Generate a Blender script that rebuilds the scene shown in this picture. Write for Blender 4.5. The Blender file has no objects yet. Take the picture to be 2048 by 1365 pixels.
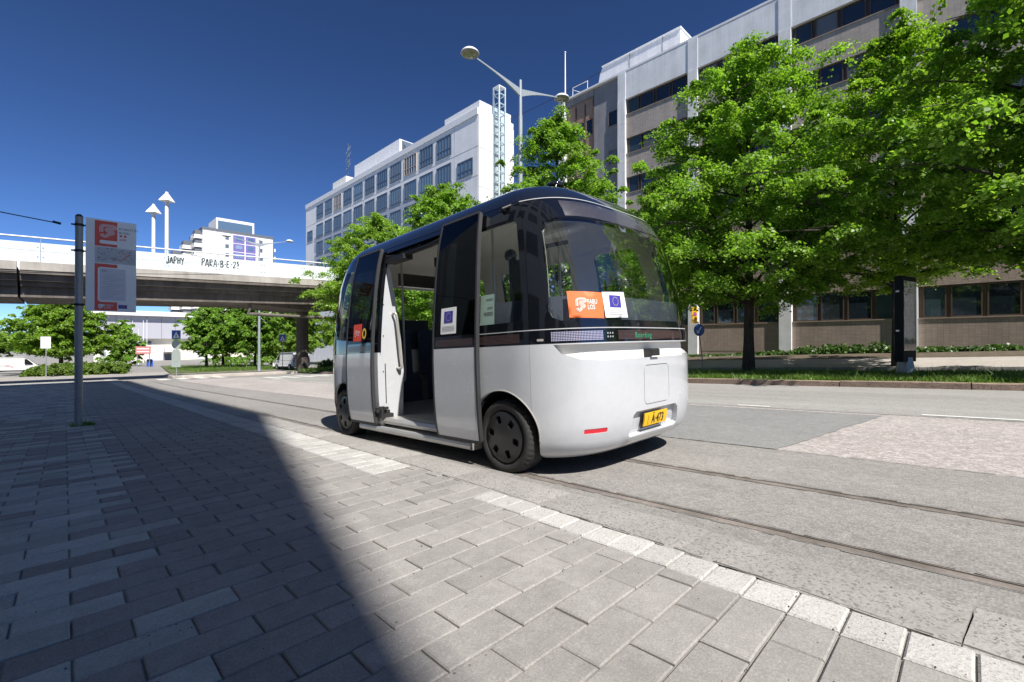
import bpy, bmesh, math, random
import numpy as np
from mathutils import Vector, Matrix
from mathutils.geometry import delaunay_2d_cdt
R = math.radians
sc = bpy.context.scene
col = sc.collection
rnd = random.Random(7)

# ------------------------------------------------------------------ camera
# world: X across the street, Y along it (downhill), Z up; Z = 0 is the road beside the camera
EYE = 1.035
HEAD = R(44.5)
cam_d = bpy.data.cameras.new('camera'); cam = bpy.data.objects.new('camera', cam_d); col.objects.link(cam)
cam.location = (0, 0, EYE)
cam.rotation_euler = (R(90.22), 0, -HEAD)
cam_d.sensor_width = 36.0; cam_d.lens = 16.0
cam_d.clip_start = 0.05; cam_d.clip_end = 5000
sc.camera = cam

# ------------------------------------------------------------------ sky and sun
SUN_EL, SUN_AZ = R(52.0), R(13.0)          # sun stands behind the camera, towards -Y and a little -X
world = bpy.data.worlds.new('World'); sc.world = world; world.use_nodes = True
wn = world.node_tree; wn.nodes.clear()
w_out = wn.nodes.new('ShaderNodeOutputWorld'); w_bg = wn.nodes.new('ShaderNodeBackground')
w_sky = wn.nodes.new('ShaderNodeTexSky'); w_sky.sky_type = 'NISHITA'; w_sky.sun_disc = False
w_sky.sun_elevation = SUN_EL; w_sky.sun_rotation = R(180) + SUN_AZ
w_sky.altitude = 4000; w_sky.air_density = 1.0; w_sky.dust_density = 0.0; w_sky.ozone_density = 7.0
w_bg.inputs['Strength'].default_value = 0.052
w_gm = wn.nodes.new('ShaderNodeGamma'); w_gm.inputs[1].default_value = 1.3      # deep, polarised looking blue all over
wn.links.new(w_sky.outputs[0], w_gm.inputs[0]); wn.links.new(w_gm.outputs[0], w_bg.inputs[0]); wn.links.new(w_bg.outputs[0], w_out.inputs[0])
sd = bpy.data.lights.new('sun', 'SUN'); sun = bpy.data.objects.new('sun', sd); col.objects.link(sun)
sd.energy = 5.0; sd.angle = R(0.53); sd.color = (1.0, 0.955, 0.89)
to_sun = Vector((-math.sin(SUN_AZ)*math.cos(SUN_EL), -math.cos(SUN_AZ)*math.cos(SUN_EL), math.sin(SUN_EL)))
sun.rotation_euler = to_sun.to_track_quat('Z', 'Y').to_euler(); sun.location = (0, -20, 40)
sc.view_settings.view_transform = 'Standard'; sc.view_settings.look = 'None'
sc.view_settings.exposure = 0.6; sc.view_settings.gamma = 1.0; sc.view_settings.use_curve_mapping = False
sc.render.engine = 'CYCLES'
sc.cycles.use_denoising = True
try: sc.cycles.denoiser = 'OPENIMAGEDENOISE'
except Exception: pass
sc.cycles.max_bounces = 10; sc.cycles.transparent_max_bounces = 24; sc.cycles.sample_clamp_indirect = 6.0

# ------------------------------------------------------------------ materials
def _nodes(name):
    m = bpy.data.materials.new(name); m.use_nodes = True
    nt = m.node_tree; nt.nodes.clear()
    o = nt.nodes.new('ShaderNodeOutputMaterial')
    return m, nt, o
def _pos(nt, world=True):
    if world: return nt.nodes.new('ShaderNodeNewGeometry').outputs['Position']
    return nt.nodes.new('ShaderNodeTexCoord').outputs['Object']
def _noise(nt, vec, scale, detail=4, rough=.6, stretch=None):
    n = nt.nodes.new('ShaderNodeTexNoise'); n.inputs['Scale'].default_value = scale
    n.inputs['Detail'].default_value = detail; n.inputs['Roughness'].default_value = rough
    if stretch:
        mp = nt.nodes.new('ShaderNodeMapping'); mp.inputs['Scale'].default_value = stretch
        nt.links.new(vec, mp.inputs[0]); vec = mp.outputs[0]
    nt.links.new(vec, n.inputs['Vector']); return n.outputs['Fac']
def _ramp(nt, fac, stops):
    r = nt.nodes.new('ShaderNodeValToRGB'); e = r.color_ramp.elements
    while len(e) < len(stops): e.new(0.5)
    for k, (p, c) in enumerate(stops):
        e[k].position = p; e[k].color = (c[0], c[1], c[2], 1) if hasattr(c, '__len__') else (c, c, c, 1)
    nt.links.new(fac, r.inputs[0]); return r.outputs[0]
def _mix(nt, a, b, fac, blend='MIX'):
    m = nt.nodes.new('ShaderNodeMix'); m.data_type = 'RGBA'; m.blend_type = blend
    for sock, v in ((m.inputs[6], a), (m.inputs[7], b), (m.inputs[0], fac)):
        if hasattr(v, 'is_output'): nt.links.new(v, sock)
        elif hasattr(v, '__len__'): sock.default_value = (v[0], v[1], v[2], 1)
        else: sock.default_value = v
    return m.outputs[2]
def _bsdf(nt, o, color, rough=.6, metal=0., coat=0., spec=.5):
    b = nt.nodes.new('ShaderNodeBsdfPrincipled')
    if hasattr(color, 'is_output'): nt.links.new(color, b.inputs['Base Color'])
    else: b.inputs['Base Color'].default_value = (*color, 1)
    b.inputs['Roughness'].default_value = rough; b.inputs['Metallic'].default_value = metal
    b.inputs['Coat Weight'].default_value = coat; b.inputs['Coat Roughness'].default_value = .04
    b.inputs['Specular IOR Level'].default_value = spec
    nt.links.new(b.outputs[0], o.inputs[0]); return b
def _bump(nt, b, h, strength, dist=.01):
    n = nt.nodes.new('ShaderNodeBump'); n.inputs['Strength'].default_value = strength; n.inputs['Distance'].default_value = dist
    nt.links.new(h, n.inputs['Height']); nt.links.new(n.outputs[0], b.inputs['Normal'])
def plain(name, c, rough=.6, metal=0., coat=0., var=.12, scale=3., fine=0., fscale=60., bump=0., world=False, spec=.5, rvar=0., stretch=None):
    """a painted, cast or worn surface: base colour with slow and fine variation"""
    m, nt, o = _nodes(name); p = _pos(nt, world)
    n1 = _noise(nt, p, scale, 5, .65, stretch)
    lo = [max(0, v*(1-var)) for v in c]; hi = [min(1, v*(1+var)) for v in c]
    colr = _ramp(nt, n1, [(.3, lo), (.7, hi)])
    if fine:
        n2 = _noise(nt, p, fscale, 2, .7)
        colr = _mix(nt, colr, _ramp(nt, n2, [(.35, 1-fine), (.65, 1+0*fine)]), 1.0, 'MULTIPLY')
    b = _bsdf(nt, o, colr, rough, metal, coat, spec)
    if rvar:
        rr = _ramp(nt, n1, [(.3, max(.02, rough-rvar)), (.7, min(1, rough+rvar))]); nt.links.new(rr, b.inputs['Roughness'])
    if bump: _bump(nt, b, _noise(nt, p, fscale, 3, .7), bump)
    return m
def asphalt(name, c, speck=(.30, .28, .26), amt=.35, grain=55., big=.25, tint=None, rough=.9, streak=None):
    """aggregate: voronoi stones of differing grey, worn patches, fine relief"""
    m, nt, o = _nodes(name); p = _pos(nt)
    v = nt.nodes.new('ShaderNodeTexVoronoi'); v.inputs['Scale'].default_value = grain; nt.links.new(p, v.inputs['Vector'])
    stone = _ramp(nt, v.outputs['Color'], [(.15, [x*.8 for x in c]), (.55, c), (.95, [a*(1-amt)+s*amt*1.35 for a, s in zip(c, speck)])])
    n1 = _noise(nt, p, .55, 6, .6, streak); n2 = _noise(nt, p, 7., 4, .7); n3 = _noise(nt, p, grain*4, 2, .6)
    cc = _mix(nt, stone, _ramp(nt, n1, [(.3, 1-big), (.72, 1+big*.35)]), 1., 'MULTIPLY')
    cc = _mix(nt, cc, _ramp(nt, n2, [(.3, .88), (.7, 1.06)]), 1., 'MULTIPLY')
    cc = _mix(nt, cc, _ramp(nt, n3, [(.3, .82), (.7, 1.14)]), 1., 'MULTIPLY')
    if tint: cc = _mix(nt, cc, tint, .4, 'MIX')
    b = _bsdf(nt, o, cc, rough, spec=.3); _bump(nt, b, v.outputs['Distance'], .5, .006)
    return m
def paver_mat(name, c, rand='object', spread=.22, tintb=(.0, .0, .0)):
    m, nt, o = _nodes(name); p = _pos(nt)
    rv = nt.nodes.new('ShaderNodeObjectInfo').outputs['Random'] if rand == 'object' else nt.nodes.new('ShaderNodeNewGeometry').outputs['Random Per Island']
    base = _ramp(nt, rv, [(0, [x*(1-spread) for x in c]), (.5, c), (1, [min(1, x*(1+spread*.7)) for x in c])])
    n1 = _noise(nt, p, 2.2, 6, .65); n2 = _noise(nt, p, 130, 3, .75); n3 = _noise(nt, p, 14, 4, .7)
    cc = _mix(nt, base, _ramp(nt, n1, [(.32, .9), (.7, 1.06)]), 1., 'MULTIPLY')
    cc = _mix(nt, cc, _ramp(nt, n2, [(.3, .74), (.6, 1.05), (.7, 1.3)]), 1., 'MULTIPLY')
    cc = _mix(nt, cc, _ramp(nt, n3, [(.3, .9), (.68, 1.1)]), 1., 'MULTIPLY')
    b = _bsdf(nt, o, cc, .85, spec=.35); _bump(nt, b, n2, .35, .004)
    return m
def granite(name, c, dark=(.04, .04, .045), grain=150., amt=.5, rand=None, big=.15):
    m, nt, o = _nodes(name); p = _pos(nt)
    v = nt.nodes.new('ShaderNodeTexVoronoi'); v.inputs['Scale'].default_value = grain; nt.links.new(p, v.inputs['Vector'])
    cc = _ramp(nt, v.outputs['Color'], [(.16, [a*(1-amt)+d*amt for a, d in zip(c, dark)]), (.34, c), (.9, [min(1, x*1.15) for x in c])])
    cc = _mix(nt, cc, _ramp(nt, _noise(nt, p, 3., 6, .65), [(.3, 1-big), (.7, 1.05)]), 1., 'MULTIPLY')
    if rand:
        rv = nt.nodes.new('ShaderNodeObjectInfo').outputs['Random'] if rand == 'object' else nt.nodes.new('ShaderNodeNewGeometry').outputs['Random Per Island']
        cc = _mix(nt, cc, _ramp(nt, rv, [(0, .86), (1, 1.06)]), 1., 'MULTIPLY')
    b = _bsdf(nt, o, cc, .82, spec=.35); _bump(nt, b, _noise(nt, p, 70, 4, .7), .6, .006)
    return m
def leaf_mat(name, c, c2, transl=.55, hue=.25):
    m, nt, o = _nodes(name)
    rv = nt.nodes.new('ShaderNodeNewGeometry').outputs['Random Per Island']
    n = _noise(nt, _pos(nt), .9, 3, .5)
    colr = _mix(nt, _ramp(nt, rv, [(0, [x*.62 for x in c]), (.5, c), (1, c2)]), _ramp(nt, n, [(.35, .78), (.65, 1.18)]), 1., 'MULTIPLY')
    d = nt.nodes.new('ShaderNodeBsdfPrincipled'); d.inputs['Roughness'].default_value = .42; d.inputs['Specular IOR Level'].default_value = .45
    t = nt.nodes.new('ShaderNodeBsdfTranslucent'); mx = nt.nodes.new('ShaderNodeMixShader'); mx.inputs[0].default_value = transl
    nt.links.new(colr, d.inputs['Base Color'])
    nt.links.new(_mix(nt, colr, (1.25, 1.35, .45), 1., 'MULTIPLY'), t.inputs['Color'])
    nt.links.new(d.outputs[0], mx.inputs[1]); nt.links.new(t.outputs[0], mx.inputs[2]); nt.links.new(mx.outputs[0], o.inputs[0])
    return m
def glass(name, tint=(.75, .88, .82), ior=1.5, refl=1.0, rough=0.0):
    """thin pane: transparent, tinted, with fresnel reflection"""
    m, nt, o = _nodes(name)
    t = nt.nodes.new('ShaderNodeBsdfTransparent'); t.inputs[0].default_value = (*tint, 1)
    g = nt.nodes.new('ShaderNodeBsdfGlossy'); g.inputs['Roughness'].default_value = rough
    f = nt.nodes.new('ShaderNodeLayerWeight'); f.inputs[0].default_value = .5     # same from both sides of the pane
    pw = nt.nodes.new('ShaderNodeMath'); pw.operation = 'POWER'; pw.inputs[1].default_value = 5.; nt.links.new(f.outputs['Facing'], pw.inputs[0])
    mu = nt.nodes.new('ShaderNodeMath'); mu.operation = 'MULTIPLY_ADD'; mu.inputs[1].default_value = .9*refl; mu.inputs[2].default_value = .05*refl; mu.use_clamp = True
    nt.links.new(pw.outputs[0], mu.inputs[0])
    mx = nt.nodes.new('ShaderNodeMixShader'); nt.links.new(mu.outputs[0], mx.inputs[0])
    nt.links.new(t.outputs[0], mx.inputs[1]); nt.links.new(g.outputs[0], mx.inputs[2]); nt.links.new(mx.outputs[0], o.inputs[0])
    return m
def window_glass(name, c=(.02, .03, .04), blind=None, rough=.03, coat=1.):
    m, nt, o = _nodes(name)
    rv = nt.nodes.new('ShaderNodeObjectInfo').outputs['Random']
    colr = _ramp(nt, rv, [(0, [x*.6 for x in c]), (.45, c), (.8, blind or [x*1.8 for x in c]), (.84, [x*.7 for x in c]), (.93, [.12+x for x in c])])
    b = _bsdf(nt, o, colr, rough, spec=.9)
    _bump(nt, b, _noise(nt, _pos(nt), .7, 2, .5), .03, .1)
    return m
def brick_mat(name, c, mortar, bw=.30, bh=.10, msize=.012, axis='YZ'):
    """facing tiles on a far wall"""
    m, nt, o = _nodes(name); p = _pos(nt)
    sx = nt.nodes.new('ShaderNodeSeparateXYZ'); cx = nt.nodes.new('ShaderNodeCombineXYZ'); nt.links.new(p, sx.inputs[0])
    nt.links.new(sx.outputs['Y' if axis == 'YZ' else 'X'], cx.inputs[0]); nt.links.new(sx.outputs['Z'], cx.inputs[1])
    br = nt.nodes.new('ShaderNodeTexBrick'); br.offset = .0; br.inputs['Scale'].default_value = 1.
    br.inputs['Brick Width'].default_value = bw; br.inputs['Row Height'].default_value = bh; br.inputs['Mortar Size'].default_value = msize
    br.inputs['Color1'].default_value = (*[x*.9 for x in c], 1); br.inputs['Color2'].default_value = (*[x*1.1 for x in c], 1); br.inputs['Mortar'].default_value = (*mortar, 1)
    nt.links.new(cx.outputs[0], br.inputs['Vector'])
    cc = _mix(nt, br.outputs['Color'], _ramp(nt, _noise(nt, p, .5, 6, .7, (1, 1, .35)), [(.3, .72), (.7, 1.1)]), 1., 'MULTIPLY')
    b = _bsdf(nt, o, cc, .8, spec=.3); _bump(nt, b, br.outputs['Fac'], -.3, .01)
    return m
def concrete_mat(name, c, board=0., stain=.35, rough=.85, tone=None):
    m, nt, o = _nodes(name); p = _pos(nt)
    cc = _ramp(nt, _noise(nt, p, .8, 7, .65), [(.28, [x*(1-stain) for x in c]), (.7, [min(1, x*1.08) for x in c])])
    cc = _mix(nt, cc, _ramp(nt, _noise(nt, p, 1., 4, .7, (2.2, 2.2, .12)), [(.35, 1-stain*.7), (.62, 1.03)]), 1., 'MULTIPLY')
    cc = _mix(nt, cc, _ramp(nt, _noise(nt, p, 45, 3, .7), [(.3, .88), (.7, 1.08)]), 1., 'MULTIPLY')
    b = _bsdf(nt, o, cc, rough, spec=.3)
    if board:
        _bump(nt, b, _noise(nt, p, board, 2, .5, (.05, .05, 1)), .35, .02)
    return m
def dots_mat(name, back, dot, pitch=.012, frac=.45, emit=0., axes='ij', rough=.25):
    """LED matrix: a square raster of small diodes, laid out in the panel's own UVs (metres)"""
    m, nt, o = _nodes(name)
    uv = nt.nodes.new('ShaderNodeUVMap'); sx = nt.nodes.new('ShaderNodeSeparateXYZ'); nt.links.new(uv.outputs[0], sx.inputs[0])
    fs = []
    for k in (0, 1):
        a = nt.nodes.new('ShaderNodeMath'); a.operation = 'DIVIDE'; a.inputs[1].default_value = pitch; nt.links.new(sx.outputs[k], a.inputs[0])
        f = nt.nodes.new('ShaderNodeMath'); f.operation = 'FRACT'; nt.links.new(a.outputs[0], f.inputs[0])
        l = nt.nodes.new('ShaderNodeMath'); l.operation = 'LESS_THAN'; l.inputs[1].default_value = frac; nt.links.new(f.outputs[0], l.inputs[0]); fs.append(l.outputs[0])
    mu = nt.nodes.new('ShaderNodeMath'); mu.operation = 'MULTIPLY'; nt.links.new(fs[0], mu.inputs[0]); nt.links.new(fs[1], mu.inputs[1])
    b = _bsdf(nt, o, _mix(nt, back, dot, mu.outputs[0]), rough, coat=.6)
    if emit:
        nt.links.new(_mix(nt, (0, 0, 0), dot, mu.outputs[0]), b.inputs['Emission Color']); b.inputs['Emission Strength'].default_value = emit
    return m
def emit_mat(name, c, s):
    m, nt, o = _nodes(name); b = _bsdf(nt, o, c, .5); b.inputs['Emission Color'].default_value = (*c, 1); b.inputs['Emission Strength'].default_value = s
    return m

# ------------------------------------------------------------------ mesh helpers
class MB:
    """collects shapes; build() links them as ONE mesh object"""
    def __init__(s): s.v = []; s.f = []; s.m = []; s.sm = []
    def add(s, vs, fs, mi=0, smooth=False):
        n = len(s.v); s.v += [tuple(p) for p in vs]
        for f in fs: s.f.append(tuple(i+n for i in f)); s.m.append(mi); s.sm.append(smooth)
        return s
    def box(s, x0, x1, y0, y1, z0, z1, mi=0, M=None):
        vs = [(x, y, z) for z in (z0, z1) for y in (y0, y1) for x in (x0, x1)]
        if M is not None: vs = [M @ Vector(p) for p in vs]
        return s.add(vs, [(0, 2, 3, 1), (4, 5, 7, 6), (0, 1, 5, 4), (2, 6, 7, 3), (0, 4, 6, 2), (1, 3, 7, 5)], mi)
    def bevbox(s, x0, x1, y0, y1, z0, z1, b=.01, mi=0, M=None):
        """box with chamfered top edges"""
        vs = [(x0, y0, z0), (x1, y0, z0), (x1, y1, z0), (x0, y1, z0), (x0, y0, z1-b), (x1, y0, z1-b), (x1, y1, z1-b), (x0, y1, z1-b),
              (x0+b, y0+b, z1), (x1-b, y0+b, z1), (x1-b, y1-b, z1), (x0+b, y1-b, z1)]
        if M is not None: vs = [M @ Vector(p) for p in vs]
        fs = [(3, 2, 1, 0), (8, 9, 10, 11)]
        for k in range(4):
            j = (k+1) % 4; fs += [(k, j, 4+j, 4+k), (4+k, 4+j, 8+j, 8+k)]
        return s.add(vs, fs, mi)
    def cyl(s, p0, p1, r0, r1=None, n=12, mi=0, caps=True, smooth=True):
        r1 = r0 if r1 is None else r1
        p0, p1 = Vector(p0), Vector(p1); d = (p1-p0).normalized()
        u = d.orthogonal().normalized(); w = d.cross(u)
        vs = []
        for p, r in ((p0, r0), (p1, r1)):
            for k in range(n):
                a = 2*math.pi*k/n; vs.append(p+u*(r*math.cos(a))+w*(r*math.sin(a)))
        s.add(vs, [(k, (k+1) % n, n+(k+1) % n, n+k) for k in range(n)], mi, smooth)
        if caps: s.add(vs, [tuple(range(n-1, -1, -1)), tuple(range(n, 2*n))], mi)
        return s
    def tube(s, pts, r, n=8, mi=0, caps=True):
        pts = [Vector(p) for p in pts]; rs = r if hasattr(r, '__len__') else [r]*len(pts)
        vs = []; u = None
        for i, p in enumerate(pts):
            d = (pts[min(i+1, len(pts)-1)]-pts[max(i-1, 0)]).normalized()
            u = d.orthogonal().normalized() if u is None else (u-d*u.dot(d)).normalized()
            w = d.cross(u)
            for k in range(n):
                a = 2*math.pi*k/n; vs.append(p+u*(rs[i]*math.cos(a))+w*(rs[i]*math.sin(a)))
        fs = [(i*n+k, i*n+(k+1) % n, (i+1)*n+(k+1) % n, (i+1)*n+k) for i in range(len(pts)-1) for k in range(n)]
        s.add(vs, fs, mi, True)
        if caps: s.add([vs[k] for k in range(n)]+[vs[-n+k] for k in range(n)], [tuple(range(n-1, -1, -1)), tuple(range(n, 2*n))], mi)
        return s
    def lathe(s, prof, c=(0, 0, 0), axis='z', n=32, mi=0, smooth=True, close=False):
        vs = []; c = Vector(c)
        for (r, h) in prof:
            for k in range(n):
                a = 2*math.pi*k/n; x, y = r*math.cos(a), r*math.sin(a)
                vs.append(c+(Vector((x, y, h)) if axis == 'z' else Vector((h, x, y)) if axis == 'x' else Vector((y, h, x))))
        m = len(prof)
        s.add(vs, [(i*n+k, i*n+(k+1) % n, (i+1)*n+(k+1) % n, (i+1)*n+k) for i in range(m-1) for k in range(n)], mi, smooth)
        return s
    def prism(s, poly, h0, h1, axis='z', mi=0, smooth_side=False):
        """poly: CCW 2D outline extruded along an axis from h0 to h1"""
        def P(a, b, h): return (a, b, h) if axis == 'z' else (h, a, b) if axis == 'x' else (b, h, a)
        n = len(poly); vs = [P(a, b, h0) for a, b in poly]+[P(a, b, h1) for a, b in poly]
        s.add(vs, [tuple(range(n-1, -1, -1)), tuple(range(n, 2*n))], mi)
        return s.add(vs, [(k, (k+1) % n, n+(k+1) % n, n+k) for k in range(n)], mi, smooth_side)
    def mesh(s, name, mats):
        me = bpy.data.meshes.new(name); me.from_pydata(s.v, [], s.f)
        for m in (mats if isinstance(mats, (list, tuple)) else [mats]): me.materials.append(m)
        me.polygons.foreach_set('material_index', s.m); me.polygons.foreach_set('use_smooth', s.sm); me.update()
        return me
    def build(s, name, mats, parent=None, **kw): return link(name, s.mesh(name, mats), parent, **kw)
def link(name, me, parent=None, loc=None, rot=None, label=None, cat=None, group=None, kind=None):
    o = bpy.data.objects.new(name, me); col.objects.link(o); o.parent = parent
    if loc is not None: o.location = loc
    if rot is not None: o.rotation_euler = rot
    for k, v in (('label', label), ('category', cat), ('group', group), ('kind', kind)):
        if v: o[k] = v
    return o
def thing(name, label, cat, loc=(0, 0, 0), rot=(0, 0, 0), group=None, kind=None):
    return link(name, None, None, loc, rot, label, cat, group, kind)
def kids(o): return [c for c in bpy.data.objects if c.parent == o]
def copy_tree(o, parent=None, table=None):
    if table is None:
        table = {}
        for x in bpy.data.objects:
            if x.parent: table.setdefault(x.parent.name, []).append(x)
    c = o.copy(); col.objects.link(c); c.parent = parent
    for k in table.get(o.name, []): copy_tree(k, c, table)
    return c
def np_mesh(name, verts, faces, mats, smooth=False, mi=None):
    """quads or tris from numpy arrays"""
    me = bpy.data.meshes.new(name); nf, k = faces.shape
    me.vertices.add(len(verts)); me.vertices.foreach_set('co', verts.astype(np.float32).ravel())
    me.loops.add(nf*k); me.loops.foreach_set('vertex_index', faces.astype(np.int32).ravel())
    me.polygons.add(nf); me.polygons.foreach_set('loop_start', np.arange(0, nf*k, k, dtype=np.int32))
    try: me.polygons.foreach_set('loop_total', np.full(nf, k, dtype=np.int32))
    except Exception: pass
    for m in (mats if isinstance(mats, (list, tuple)) else [mats]): me.materials.append(m)
    if mi is not None: me.polygons.foreach_set('material_index', mi.astype(np.int32))
    if smooth: me.polygons.foreach_set('use_smooth', np.ones(nf, dtype=bool))
    me.update(calc_edges=True); me.validate()
    return me
def inpoly(P, poly):
    x, y = P[:, 0], P[:, 1]; c = np.zeros(len(P), bool); n = len(poly)
    for i in range(n):
        (x1, y1), (x2, y2) = poly[i], poly[(i+1) % n]
        if y1 == y2: continue
        c ^= ((y1 > y) != (y2 > y)) & (x < (x2-x1)*(y-y1)/(y2-y1)+x1)
    return c
def dens(lp, step):
    out = []
    for i in range(len(lp)):
        a, b = lp[i], lp[(i+1) % len(lp)]; L = math.hypot(b[0]-a[0], b[1]-a[1]); k = max(1, int(math.ceil(L/step)))
        for j in range(k): out.append((a[0]+(b[0]-a[0])*j/k, a[1]+(b[1]-a[1])*j/k))
    return out
def rect(a0, a1, b0, b1): return [(a0, b0), (a1, b0), (a1, b1), (a0, b1)]
def rrect(a0, a1, b0, b1, r, n=6):
    out = []
    for cx, cy, t in ((a1-r, b0+r, -90), (a1-r, b1-r, 0), (a0+r, b1-r, 90), (a0+r, b0+r, 180)):
        for k in range(n+1):
            a = R(t+90*k/n); out.append((cx+r*math.cos(a), cy+r*math.sin(a)))
    return out
def circ(cx, cy, r, n=40, ry=None): return [(cx+r*math.cos(2*math.pi*k/n), cy+(ry or r)*math.sin(2*math.pi*k/n)) for k in range(n)]
def fill2d(outer, holes=(), step=.08):
    """triangulated region: outline(s) minus holes, with inner points so it can be bent"""
    outers = outer if isinstance(outer[0][0], (tuple, list)) else [outer]
    pts, ed = [], []
    for lp in list(outers)+list(holes):
        d = dens(lp, step); n = len(pts); pts += d; ed += [(n+i, n+(i+1) % len(d)) for i in range(len(d))]
    A = np.array([p for lp in outers for p in lp]); lo, hi = A.min(0), A.max(0)
    for gx in np.arange(lo[0]+step*.5, hi[0], step):
        for gy in np.arange(lo[1]+step*.5, hi[1], step): pts.append((gx, gy))
    r = delaunay_2d_cdt([Vector(p) for p in pts], ed, [], 0, 1e-6)
    V = np.array([(p[0], p[1]) for p in r[0]]); F = np.array([f for f in r[2] if len(f) == 3])
    C = V[F].mean(1); k = np.zeros(len(F), bool)
    for lp in outers: k |= inpoly(C, lp)
    for lp in holes: k &= ~inpoly(C, lp)
    F = F[k]; used = np.unique(F); mp = -np.ones(len(V), int); mp[used] = np.arange(len(used))
    return V[used], mp[F]
def ribbon(pts, w, closed=False):
    """flat stroke of constant width along a 2D path -> verts, quads"""
    P = np.array(pts, float); n = len(P); vs = []
    for i in range(n):
        a = P[i-1] if (i > 0 or closed) else P[i]; b = P[(i+1) % n] if (i < n-1 or closed) else P[i]
        d = b-a; d /= (np.linalg.norm(d)+1e-9); nn = np.array((-d[1], d[0])); vs += [P[i]+nn*w/2, P[i]-nn*w/2]
    m = n if closed else n-1
    return np.array(vs), [(2*i, 2*i+1, 2*((i+1) % n)+1, 2*((i+1) % n)) for i in range(m)]
def smooth_path(ctrl, k=8, closed=False):
    P = [np.array(c, float) for c in ctrl]; out = []; n = len(P)
    for i in range(n if closed else n-1):
        p0, p1, p2, p3 = (P[(i-1) % n], P[i], P[(i+1) % n], P[(i+2) % n]) if closed else (P[max(i-1, 0)], P[i], P[i+1], P[min(i+2, n-1)])
        for j in range(k):
            t = j/k; out.append(.5*((2*p1)+(-p0+p2)*t+(2*p0-5*p1+4*p2-p3)*t*t+(-p0+3*p1-3*p2+p3)*t**3))
    if not closed: out.append(P[-1])
    return out
_tc = {}
def text2d(txt, size=1., align='LEFT', spacing=1., bold=0.):
    key = (txt, align, spacing, bold)
    if key not in _tc:
        cu = bpy.data.curves.new('t', 'FONT'); cu.body = txt; cu.align_x = align; cu.resolution_u = 3; cu.space_character = spacing; cu.offset = bold
        ob = bpy.data.objects.new('t', cu); col.objects.link(ob); bpy.context.view_layer.update()
        me = bpy.data.meshes.new_from_object(ob.evaluated_get(bpy.context.evaluated_depsgraph_get()))
        V = np.array([v.co[:2] for v in me.vertices]); F = [tuple(p.vertices) for p in me.polygons]
        bpy.data.objects.remove(ob); bpy.data.curves.remove(cu); bpy.data.meshes.remove(me); _tc[key] = (V, F)
    V, F = _tc[key]
    return V*size, F
def star2d(cx, cy, r, n=5, inner=.4):
    return [(cx+(r if k % 2 == 0 else r*inner)*math.sin(math.pi*k/n), cy+(r if k % 2 == 0 else r*inner)*math.cos(math.pi*k/n)) for k in range(2*n)]
# ------------------------------------------------------------------ terrain
BR = (-60., 0., 25., 60., 120., 800.)
def zr(y):
    if y < 25: return -.0408*y
    if y < 60: return -1.02-.034*(y-25)
    if y < 120: return -2.21-.022*(y-60)
    return -3.53
def tilt(y): return -math.atan(.0408 if y < 25 else .034 if y < 60 else .022 if y < 120 else 0)
def rise(x): return .0 if x < 24 else min(.5, (x-24)*.07)
def ysteps(y0, y1, extra=()):
    return sorted(set([y0, y1]+[b for b in BR if y0 < b < y1]+[e for e in extra if y0 < e < y1]))
def sheet(name, x0, x1, y0, y1, off, mat, parent=None, extra=(), kind='structure', depth=0., **kw):
    fx0 = x0 if callable(x0) else (lambda y: x0); fx1 = x1 if callable(x1) else (lambda y: x1)
    ys = ysteps(y0, y1, extra); mb = MB()
    vs = [p for y in ys for p in ((fx0(y), y, zr(y)+off), (fx1(y), y, zr(y)+off))]
    mb.add(vs, [(2*i, 2*i+1, 2*i+3, 2*i+2) for i in range(len(ys)-1)])
    return mb.build(name, mat, parent, kind=kind if parent is None else None, **kw)
M_ground = asphalt('ground_asphalt', (.30, .29, .275), grain=14., big=.2)
M_road = asphalt('road_asphalt', (.355, .346, .332), grain=60., big=.22, streak=(1.6, .18, 1))
M_tram = asphalt('tram_lane_asphalt', (.295, .283, .268), speck=(.34, .32, .3), grain=62., big=.2, streak=(1.5, .3, 1))
M_pink = asphalt('red_granite_asphalt', (.405, .368, .352), speck=(.66, .6, .58), amt=.35, grain=36., big=.16, streak=(1.3, .4, 1))
M_patch = asphalt('repair_asphalt', (.262, .264, .26), speck=(.33, .33, .33), amt=.2, grain=75., big=.1)
M_plaza = asphalt('side_road_asphalt', (.40, .37, .34), grain=40., big=.15)
M_white = plain('road_paint', (.74, .74, .71), .7, var=.14, scale=9., fine=.3, fscale=70, world=True)
M_joint = plain('joint_sand', (.30, .285, .26), .95, var=.3, scale=6., fine=.4, fscale=220, world=True)
M_steel = plain('rail_steel', (.27, .235, .21), .5, .25, var=.3, scale=4., fine=.2, fscale=90, world=True, rvar=.15)
M_groove = plain('rail_groove_dirt', (.11, .095, .085), .9, world=True)
M_kerb = granite('kerb_granite', (.345, .33, .312), dark=(.1, .095, .09), grain=95., amt=.5, rand='object')
M_kerb_red = granite('kerb_red_granite', (.34, .25, .195), dark=(.07, .05, .04), grain=60., amt=.6, rand='object', big=.3)
M_wstone = granite('white_granite', (.465, .455, .43), dark=(.2, .2, .21), grain=170., amt=.5, rand='object', big=.1)
M_wstone_i = granite('white_granite_far', (.465, .455, .43), dark=(.2, .2, .21), grain=170., amt=.5, rand='island', big=.1)
PV = [(.312, .297, .282), (.445, .46, .435)]
M_pv = [paver_mat('concrete_paver_grey', PV[0], spread=.12), paver_mat('concrete_paver_light', PV[1], spread=.18)]
M_pvi = [paver_mat('concrete_paver_grey_far', PV[0], 'island', .12), paver_mat('concrete_paver_light_far', PV[1], 'island', .18)]

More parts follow.
